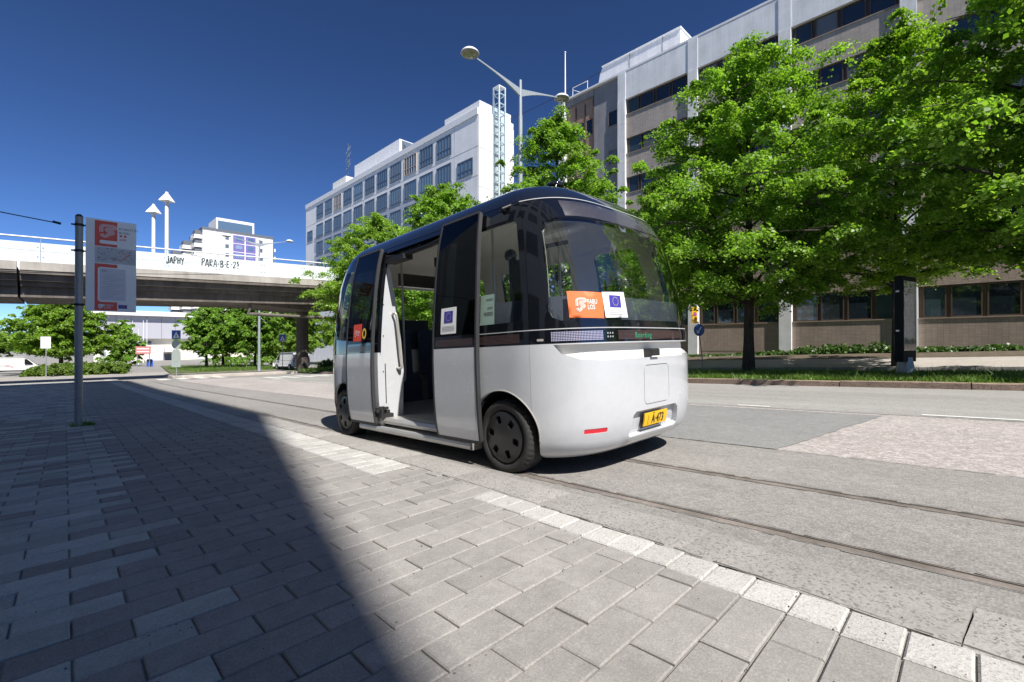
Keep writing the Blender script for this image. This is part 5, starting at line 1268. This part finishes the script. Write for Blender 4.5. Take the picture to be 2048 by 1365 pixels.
# bus stop pole with its flag board
def pole_stop():
    t = thing('bus_stop_pole', 'grey steel pole standing on the shaded pavers and carrying the bus stop board', 'pole', (.17, 10.7, zr(10.7)+PAVE))
    mb = MB(); mb.cyl((0, 0, -.1), (0, 0, 3.56), .055, .052, 18); mb.build('shaft', M_galv, t)
    mb = MB(); mb.cyl((0, 0, 3.56), (0, 0, 3.6), .057, .03, 18); mb.build('cap', M_plast, t)
    for z, L in ((3.42, .17), (2.98, .1), (2.06, .17)):
        mb = MB(); mb.cyl((0, 0, z-.02), (0, 0, z+.02), .0605, n=18); mb.box(.05, L, -.022, .0, z-.012, z+.012); mb.box(-.1, -.05, -.012, .012, z-.012, z+.012); mb.build('clamp', M_plast, t)
    b = thing('bus_stop_board', 'tall grey and red bus stop board with route map and timetable sheet on the pole', 'sign', (.25, 10.66, zr(10.7)+PAVE+1.96)); b.scale = (1, 1, .83)
    W, H = .67, 1.93
    mb = MB(); mb.box(0, W, 0, .02, 0, H); mb.build('board', M_board, b)
    def lay(name, poly, k, mat, par=b):
        mb = MB(); mb.add([(x, -.0012*k, z) for x, z in poly], [tuple(range(len(poly)))]); return mb.build(name, mat, par)
    def layV(name, V, F, k, mat, par=b):
        mb = MB(); mb.add([(x, -.0012*k, z) for x, z in V], F); return mb.build(name, mat, par)
    x0, x1 = .115, .41
    lay('red_field', rect(x0, x1, 1.37, H-.03), 1, M_boardred); lay('red_field', [(x0, .02), (x1, .02), (x1, .20), (x0+.07, .20), (x0+.04, .235), (x0+.04, .90), (x0+.07, .93), (x1, .93), (x1, 1.0), (x0, 1.0)], 1, M_boardred)
    lay('name_strip', rrect(x0+.06, W-.02, 1.425, 1.50, .034), 2, M_board)
    for k, (w, m) in enumerate(((.20, M_paper), (.12, M_boardred), (.04, M_paper))):
        V, F = ribbon([p*.24 for p in FL], w*.24*1.0); V = V+np.array((x0+.085, 1.585)); layV('logo', V, F, 2+k, m)
    for txt, sz, x, z, m in (('ROBOTTI-', .058, .43, 1.755, M_ink), ('BUSSI', .058, .43, 1.675, M_ink), ('290', .062, .435, 1.525, M_boardred), ('290', .045, .205, .835, M_ink), ('FABU', .05, .235, .115, M_paper), ('LOS', .05, .235, .065, M_paper)):
        V, F = text2d(txt, sz, 'LEFT', 1.05, .01); layV('lettering', V+np.array((x, z)), F, 3, m)
    for x in (.44, .50): lay('vehicle_symbol', rrect(x, x+.035, 1.605, 1.645, .008), 3, M_boardred)
    V, F = ribbon([p*.075 for p in FL], .02); layV('logo', V+np.array((x0+.055, .07)), F, 3, M_paper)
    lay('map', rect(x0, W-.004, 1.02, 1.355), 1, M_map)
    g = random.Random(4)
    mb = MB()
    for k in range(46):
        x, z = g.uniform(x0+.02, W-.06), g.uniform(1.05, 1.32); a = .02*g.uniform(.5, 1.5); mb.add([(x, -.0024-.00003*k, z), (x+a, -.0024-.00003*k, z+a*.7), (x+a*.6, -.0024-.00003*k, z+a*1.3), (x-a*.4, -.0024-.00003*k, z+a*.6)], [(0, 1, 2, 3)])
    for k in range(9):
        z = 1.06+.03*k; V, F = ribbon([(x0+.02, z-.02), (x0+.24, z+.05), (W-.02, z-.03)], .003); mb.add([(x, -.0044-.0001*k, min(1.35, max(1.025, c))) for x, c in V], F)
    mb.build('map_print', M_mapline, b)
    V, F = ribbon([(.37, 1.14), (.45, 1.08), (.57, 1.23), (.47, 1.27)], .012); layV('map_route', V, F, 5, M_boardred)
    ts = lay('timetable', rect(x0+.065, .525, .235, .905), 2, M_sheet)
    for k in range(15): lay('print', rect(x0+.09+.02*(k % 3), .50-.05*((k*7) % 4), .29+k*.034, .2935+k*.034), 3, M_ink, ts)
    fl = lay('flag', rect(.43, .545, .07, .15), 2, M_euro)
    mb = MB()
    for k in range(12):
        a = k*math.pi/6; mb.add([(x, -.0036, z) for x, z in star2d(.4875+.025*math.sin(a), .11+.025*math.cos(a), .006)], [tuple(range(9, -1, -1))])
    mb.build('stars', M_gold, fl)
    mb = MB(); p0 = Vector((.07, 10.7, zr(10.7)+PAVE+3.4)); pts = [p0+Vector((-.12-4.5*k/8, .2*k/8, .62*k/8-.5*(k/8)*(1-k/8)*.4)) for k in range(9)]
    mb.tube(pts, .008, 6); mb.cyl(pts[0], pts[0]+Vector((-.1, 0, .02)), .02, n=8)
    mb.build('stay_cable', M_cable, label='thin black cable running from the top of the bus stop pole out of the picture', cat='cable')
pole_stop()
# twin-arm street lamps on the median
def lamp(x, y, label):
    t = thing('street_lamp', label, 'street lamp', (x, y, zr(y)+.1), group='twin arm lamps on the median')
    H = 13.6
    mb = MB(); mb.cyl((0, 0, -.1), (0, 0, 1.1), .16, .155, 16); mb.cyl((0, 0, 1.1), (0, 0, H-1.2), .13, .1, 16); mb.cyl((0, 0, H-1.2), (0, 0, H+.5), .085, .07, 12); mb.build('pole', M_lamp_p, t)
    for sx in (-1, 1):
        L = 3.05; dz = (.75 if sx > 0 else .35)
        mb = MB(); P = []; n = 10
        for k in range(n+1): u = k/n; P.append((sx*(.05+(L-.35)*u), H+.05+dz*u*.9-.12*math.sin(u*3.1)*0, 1-u))
        vs = []
        for yv in (-.03, .03):
            for (px, pz, q) in P: vs += [(px, yv*(.4+q), pz+.03), (px, yv*(.4+q), pz-.025-.3*q**2.6)]
        m = 2*(n+1); fs = []
        for k in range(n):
            a = 2*k; fs += [(a, a+1, a+3, a+2), (m+a, m+a+2, m+a+3, m+a+1), (a, a+2, m+a+2, m+a), (a+1, m+a+1, m+a+3, a+3)]
        mb.add(vs, fs); mb.build('arm', M_lamp_p, t)
        hx, hz = sx*(L+.05), H+.05+dz
        mb = MB(); mb.lathe([(.0, .20), (.14, .19), (.28, .14), (.37, .06), (.40, .0), (.385, -.02)], (hx, 0, hz), 'z', 28); hd = mb.build('lamp_head', M_whitep if sx else M_lamp_p, t)
        mb = MB(); mb.lathe([(.385, -.02), (.33, -.05), (.27, -.06)], (hx, 0, hz), 'z', 28); mb.build('head_rim', plain('lamp_rim', (.30, .29, .24), .5) if 'lamp_rim' not in bpy.data.materials else bpy.data.materials['lamp_rim'], hd)
        mb = MB(); mb.lathe([(.27, -.055), (.2, -.075), (.1, -.085), (.0, -.088)], (hx, 0, hz), 'z', 28); mb.build('lens', M_lens, hd)
lamp(15.5, 15.2, 'tall grey street lamp with two arms rising behind the bus roof')
lamp(15.0, 54.3, 'distant twin arm street lamp standing beyond the bridge beside the parked van')
def cone_lamp(x, y, z0, z1, label):
    t = thing('bridge_lamp', label, 'lamp', (x, y, z0), group='white lamps on the bridge')
    h = z1-z0; mb = MB(); mb.cyl((0, 0, 0), (0, 0, h-.6), .14, .12, 12); mb.build('pole', M_whitep, t)
    mb = MB(); mb.cyl((0, 0, h-1.3), (0, 0, h-.55), .07, n=10); mb.build('neck', M_lamp_p, t)
    mb = MB(); mb.lathe([(.09, h), (.1, h-.12), (.16, h-.2), (.5, h-.68), (.5, h-.72), (.08, h-.62)], (0, 0, 0), 'z', 4, smooth=False); mb.build('shade', M_whitep, t)
cone_lamp(5.4, 42.2, BZ(5.4)+1.7, 11.25+E, 'taller white bridge lamp with pyramid cap above the graffiti')
cone_lamp(4.95, 45.2, BZ(5)+1.7, 10.9+E, 'shorter white bridge lamp with pyramid cap, left of its taller neighbour')
# advertising pillar on the median
def ad():
    t = thing('advertising_pillar', 'tall dark green advertising cabinet with glazed poster on the median grass', 'advertising pillar', (17.75, 1.45, zr(1.5)+.12), (0, 0, R(-105)))
    mb = MB(); mb.lathe([(.22, -.1), (.21, .25), (.16, .55)], (0, 0, 0), 'z', 18); mb.build('foot', M_galv, t)
    M_dg = plain('dark_green_cabinet', (.006, .010, .012), .6, spec=.15)
    mb = MB(); poly = rrect(-.11, .11, -.46, .46, .05, 4); mb.prism(poly, .42, 2.92); mb.build('cabinet', M_dg, t)
    for k in (-1, 1):
        mb = MB(); mb.box(-.08, .08, .462, .47, .55, 2.8) if k > 0 else mb.box(-.08, .08, -.47, -.462, .55, 2.8); mb.build('side_trim', M_dg, t)
    m, nt, o = _nodes('poster_print'); p = _pos(nt, False)
    cc = _ramp(nt, _noise(nt, p, 3.2, 5, .7, (1, 2.2, .8)), [(.3, (.02, .018, .02)), (.45, (.12, .08, .07)), (.55, (.3, .27, .28)), (.68, (.06, .045, .04))]); _bsdf(nt, o, cc, .15, coat=1.)
    for sx in (-1, 1):
        mb = MB(); mb.box(.112 if sx > 0 else -.122, .122 if sx > 0 else -.112, -.40, .40, .75, 2.78); mb.build('poster', m, t)
    for z in (2.45, 1.3): mb = MB(); mb.box(-.05, .03, -.478, -.471, z, z+.05); mb.build('lock', M_alu, t)
ad()
# traffic signs
def post(mb, x, y, z0, z1, r=.03, lean=(0, 0)): mb.cyl((x, y, z0), (x+lean[0], y+lean[1], z1), r, n=10)
def ped_sign(t, z, w=.62, rot=0):
    mb = MB(); mb.box(-w/2, w/2, -.045, -.03, z, z+w); b = mb.build('sign_plate', M_whitep, t)
    mb = MB(); mb.add([(x, -.047, c) for x, c in rect(-w/2+.02, w/2-.02, z+.02, z+w-.02)], [(0, 1, 2, 3)]); mb.build('sign_field', M_blue, b)
    mb = MB(); mb.add([(-.25, -.049, z+.07), (.25, -.049, z+.07), (0, -.049, z+.54)], [(0, 1, 2)]); mb.build('sign_triangle', M_whitep, b)
    mb = MB()
    for k, st in enumerate(([(0, .30), (.0, .22)], [(.0, .25), (-.07, .12)], [(.0, .24), (.07, .12)], [(-.05, .27), (.06, .22)])):
        V, F = ribbon(st, .035); mb.add([(x, -.051-.0004*k, z+.02+c) for x, c in V], F)
    mb.add([(x, -.0528, z+.02+c) for x, c in circ(0, .345, .03, 12)], [tuple(range(12))])
    for k in range(4): mb.add([(x, -.0512, c) for x, c in rect(-.2+k*.11, -.14+k*.11, z+.075, z+.11)], [(0, 1, 2, 3)])
    mb.build('sign_figure', M_ptext, b)
t = thing('crossing_sign', 'blue pedestrian crossing sign above two sign backs on the traffic island', 'traffic sign', (5.9, 41.4, zr(41.4)+.13), (0, 0, R(-44)))
mb = MB(); post(mb, 0, 0, -.1, 3.35); mb.build('post', M_galv, t); ped_sign(t, 2.75, .66)
mb = MB(); mb.prism([(c, x) for x, c in circ(0, 2.35, .33, 28)], -.05, -.035, 'y'); mb.build('sign_back', M_signback, t)
mb = MB(); mb.prism([(c, x) for x, c in [(-.33, 1.1), (.33, 1.1), (.33, 1.75), (.2, 2.0), (-.2, 2.0), (-.33, 1.75)]][::-1], -.05, -.035, 'y'); mb.build('sign_back', M_signback, t)
mb = MB(); mb.prism([(c, x) for x, c in rrect(-.33, .33, .68, 1.07, .05)][::-1], -.05, -.035, 'y'); mb.build('sign_back', M_signback, t)
t = thing('crossing_sign', 'blue pedestrian crossing sign in the shade under the bridge beside the van', 'traffic sign', (14.7, 45.9, zr(45.9)+.13), (0, 0, R(-44)))
mb = MB(); post(mb, 0, 0, -.1, 3.4); mb.build('post', M_galv, t); ped_sign(t, 2.75, .68)
t = thing('road_sign', 'back of a square road sign on a thin post left of the bus stop pole', 'traffic sign', (-1.25, 61.5, zr(61.5)), (0, 0, R(-44)))
mb = MB(); post(mb, 0, 0, -.1, 3.9, .04); mb.build('post', M_galv, t); mb = MB(); mb.box(-.47, .47, -.06, -.04, 2.75, 3.85); mb.build('sign_back', M_board, t)
t = thing('no_stopping_sign', 'orange sign with a violet disc above a blue arrow disc on a leaning post', 'traffic sign', (25.2, 10.55, zt(25.2, 10.55)), (0, 0, R(-32)))
mb = MB(); post(mb, 0, 0, -.1, 2.45, .032, (-.32, 0)); mb.build('post', M_galv, t)
mb = MB(); mb.box(-.72, -.40, -.06, -.04, 2.35, 3.25); mb.build('yellow_plate', M_yel, t)
mb = MB(); mb.prism([(c, x) for x, c in circ(-.55, 2.85, .11, 24)][::-1], -.066, -.062, 'y'); mb.build('violet_disc', M_mag, t)
mb = MB(); mb.box(-.70, -.42, -.0625, -.061, 2.53, 2.55); mb.build('print', M_mag, t)
mb = MB(); mb.prism([(c, x) for x, c in circ(-.30, 1.98, .33, 32)][::-1], -.08, -.065, 'y'); d = mb.build('blue_disc', M_blue, t)
mb = MB()
V, F = ribbon([(-.17, 2.16), (-.37, 1.88)], .07); mb.add([(x, -.083, c) for x, c in V], F); mb.add([(-.47, -.0835, 1.98), (-.43, -.0835, 1.79), (-.25, -.0835, 1.84)], [(0, 1, 2)]); mb.build('arrow', M_whitep, d)
# far flagpoles, boards and small signs before the hall
for k, (px, top, dd) in enumerate(((247, 654, 96), (256, 648, 99), (265, 642, 102), (277, 658, 96), (287, 641, 104), (294, 640, 107))):
    r = (px-1024)/910; D = dd; Rr = r*D; X = D*SH+Rr*CH; Y = D*CH-Rr*SH; z1 = (686-top)/910*D+EYE
    mb = MB(); mb.cyl((X, Y, zr(Y)-.1), (X, Y, z1), .09, .05, 8); mb.build('flagpole', M_whitep, label=['leftmost slim white flagpole before the far hall','second white flagpole from the left before the far hall','third white flagpole from the left, before the small tree','fourth and shortest white flagpole, left of the pink notice board','fifth white flagpole, rising behind the pink notice board','rightmost white flagpole before the far hall'][k], cat='flagpole', group='flagpoles before the hall')
t = thing('notice_board', 'pinkish red notice board on posts before the far hall', 'sign', (9.6, 100, zr(100)), (0, 0, R(-40)))
mb = MB(); mb.box(-1.2, 1.2, -.05, .05, 2.2, 3.5); mb.build('board', plain('pale_red_board', (.62, .22, .2), .5), t); mb = MB(); mb.box(-1.05, -.95, .0, .1, 0, 2.2); mb.box(.95, 1.05, .0, .1, 0, 2.2); mb.build('post', M_galv, t)
for k in range(2): mb = MB(); mb.box(-1., 1., -.06, -.052, 2.5+k*.5, 2.7+k*.5); mb.build('print', M_paper, t)
t = thing('road_sign', 'small round sign back at the roadside before the far hall', 'traffic sign', (4.2, 93, zr(93)), (0, 0, R(-44)))
mb = MB(); post(mb, 0, 0, 0, 2.2, .04); mb.build('post', M_galv, t); mb = MB(); mb.prism([(c, x) for x, c in circ(0, 2.2, .5, 20)][::-1], -.06, -.04, 'y'); mb.build('sign_back', M_signback, t)
t = thing('litter_bin', 'blue bin before the far hall under the notice board', 'bin', (10.6, 101, zr(101)))
mb = MB(); mb.bevbox(-.4, .4, -.4, .4, 0, 1.3, .12); mb.build('body', M_blue, t); mb = MB(); mb.box(-.3, .3, -.41, -.402, .9, 1.1); mb.build('opening', M_plast, t)
# vans
M_vanw = plain('white_van_paint', (.78, .78, .77), .3, coat=.6, var=.02); M_vang = plain('grey_van_glass', (.015, .018, .02), .06, coat=1.); M_lampr = plain('tail_lamp', (.45, .02, .02), .2)
def van(label, x, y, rz, paint, mark=False, L=4.9):
    t = thing('parked_van', label, 'van', (x, y, zr(y)+.01), (tilt(y), 0, rz))
    # side outline, nose towards +y
    pr_ = [(-L/2, .42), (-L/2-.03, .9), (-L/2+.05, 1.75), (-L/2+.16, 1.93), (L/2-1.75, 1.95), (L/2-1.45, 1.86), (L/2-.75, 1.2), (L/2-.2, 1.02), (L/2-.02, .8), (L/2, .42)]
    n = len(pr_); mb = MB(); secs = []
    for xx, sc2 in ((-.95, 0), (-.93, 1), (.93, 1), (.95, 0)): pass
    rows_ = [(-.86, .04), (-.95, .0), (.95, .0), (.86, .04)]
    vs = []
    for xx, ins in rows_:
        for (a, h) in pr_:
            tum = .12*max(0, h-1.0) if ins == 0 else .12*max(0, h-1.0)+.0
            xs_ = xx-math.copysign(tum, xx); vs.append((xs_, a*(1-ins*.25), h+(ins*.6 if h > 1.6 else -ins*.3)))
    fs = [tuple(range(n-1, -1, -1)), tuple(range(3*n, 4*n))]
    for j in range(3): fs += [(j*n+i, j*n+(i+1) % n, (j+1)*n+(i+1) % n, (j+1)*n+i) for i in range(n)]
    mb.add(vs, fs); mb.build('body', paint, t)
    for sx in (-1, 1):
        def sp(a, h, o=.012): return (sx*(.95-.12*max(0, h-1.)+o), a, h)
        mb = MB(); q = [(L/2-1.7, 1.12), (L/2-.95, 1.14), (L/2-1.5, 1.74), (L/2-1.72, 1.76)]; mb.add([sp(a, h) for a, h in q], [(0, 1, 2, 3) if sx > 0 else (3, 2, 1, 0)]); mb.build('side_window', M_vang, t)
        mb = MB(); mb.add([sp(a, h) for a, h in rect(-L/2+.5, L/2-1.9, 1.02, 1.05)], [(0, 1, 2, 3) if sx > 0 else (3, 2, 1, 0)]); mb.build('rub_strip', M_plast, t)
        if mark:
            mb = MB(); V, F = ribbon([(1.0*math.cos(a)-.9, .62+.42*math.sin(a)) for a in np.linspace(.2, 2.9, 12)], .05); mb.add([sp(a, h, .014) for a, h in V], F if sx > 0 else [f[::-1] for f in F]); mb.build('livery', M_red, t)
        mb = MB(); mb.box(sx*.84-.06, sx*.84+.06, -L/2-.045, -L/2-.01, .85, 1.3); mb.build('tail_lamp', M_lampr, t)
        mb = MB(); mb.box(sx*.70-.15, sx*.70+.15, L/2-.16, L/2-.0, .72, .92); mb.build('headlight', M_whitep, t)
        for yy in (-L/2+.95, L/2-.9):
            w = link('wheel', None, t, (sx*.84, yy, .33)); mb = MB(); mb.lathe([(.2, -.11), (.31, -.1), (.33, -.06), (.33, .06), (.31, .1), (.2, .11)], (0, 0, 0), 'x', 24); mb.build('tyre', M_tyre, w)
            mb = MB(); mb.cyl((-.1, 0, 0), (.1, 0, 0), .2, n=20); mb.build('rim', M_alu, w)
    mb = MB(); mb.add([(-.68, -L/2-.012+.05, 1.2), (.68, -L/2-.012+.05, 1.2), (.62, -L/2+.055, 1.72), (-.62, -L/2+.055, 1.72)], [(0, 1, 2, 3)]); mb.v = [(a, b-.05, c) for a, b, c in mb.v]; mb.build('rear_window', M_vang, t)
    mb = MB(); mb.add([(-.78, L/2-.80, 1.27), (.78, L/2-.80, 1.27), (.72, L/2-1.38, 1.82), (-.72, L/2-1.38, 1.82)], [(0, 1, 2, 3)]); mb.v = [(a, b+.03, c+.02) for a, b, c in mb.v]; mb.build('windscreen', M_vang, t)
    mb = MB(); mb.box(-.9, .9, -L/2-.1, -L/2+.05, .38, .62); mb.build('rear_bumper', paint, t); mb = MB(); mb.box(-.3, .3, -L/2-.05, -L/2-.028, .92, 1.04); mb.build('license_plate', M_whitep, t)
    mb = MB(); mb.box(-.85, .85, -L/2+.1, L/2-.1, .28, .5); mb.build('underside', M_plast, t)
van('white van parked beyond the bridge pier with its back to the camera', 18.4, 54.6, R(6), M_vanw, L=5.0)
van('white delivery van with dark strip and red marking passing behind the left hedge', -4.6, 82, R(-84), M_vanw, True, 5.4)
# overhead wires between the buildings and a tram wire
for p0, p1, sag, lab in (((39.4, 41, 28.9), (40.1, 27.3, 29.6), .3, 'dark span wire crossing the gap of sky between the two office roofs'), ((-6., 37, 6.2), (8., 37.5, 6.6), .12, 'pale thin wire crossing just above the bridge parapet at left')):
    a, b = Vector(p0), Vector(p1); mb = MB(); mb.tube([a.lerp(b, k/16)-Vector((0, 0, sag*4*(k/16)*(1-k/16))) for k in range(17)], .03 if sag > .2 else .012, 6); mb.build('span_wire', M_cable if sag > .2 else M_galv, label=lab, cat='wire')
# pedestrian at the left edge: one skinned figure
def person():
    me = bpy.data.meshes.new('walker'); J = [(0, 0, .95), (0, 0, 1.15), (0, 0, 1.42), (0, 0, 1.52), (0, .02, 1.66), (-.18, 0, 1.40), (-.24, .02, 1.12), (-.22, .1, .88), (.18, 0, 1.40), (.24, -.02, 1.12), (.22, .05, .88), (-.10, 0, .90), (-.11, .14, .5), (-.11, .08, .07), (-.11, .22, .04), (.10, 0, .90), (.11, -.08, .5), (.11, -.28, .1), (.11, -.16, .04)]
    Ed = [(0, 1), (1, 2), (2, 3), (3, 4), (2, 5), (5, 6), (6, 7), (2, 8), (8, 9), (9, 10), (0, 11), (11, 12), (12, 13), (13, 14), (0, 15), (15, 16), (16, 17), (17, 18)]
    rr = [.13, .13, .14, .055, .095, .06, .045, .035, .06, .045, .035, .085, .06, .042, .035, .085, .06, .042, .035]
    me.from_pydata(J, Ed, []); o = bpy.data.objects.new('person', me); col.objects.link(o)
    md = o.modifiers.new('skin', 'SKIN'); o.modifiers.new('sub', 'SUBSURF').render_levels = 1
    for v, r in zip(me.skin_vertices[0].data, rr): v.radius = (r, r*.85)
    me.skin_vertices[0].data[0].use_root = True
    bpy.context.view_layer.update(); m2 = bpy.data.meshes.new_from_object(o.evaluated_get(bpy.context.evaluated_depsgraph_get())); o.modifiers.clear(); o.data = m2
    for m in (plain('red_jacket', (.45, .06, .05), .8), plain('dark_trousers', (.02, .02, .03), .8), plain('skin_tone', (.5, .3, .22), .6)): m2.materials.append(m)
    for p in m2.polygons: z = p.center.z; p.material_index = 1 if z < .93 else 2 if z > 1.5 else 0; p.use_smooth = True
    o.location = (-4.62, 62.5, zr(62.5)); o.rotation_euler = (0, 0, R(70)); o['label'] = 'person in red top and dark trousers walking at the left edge'; o['category'] = 'person'
person()
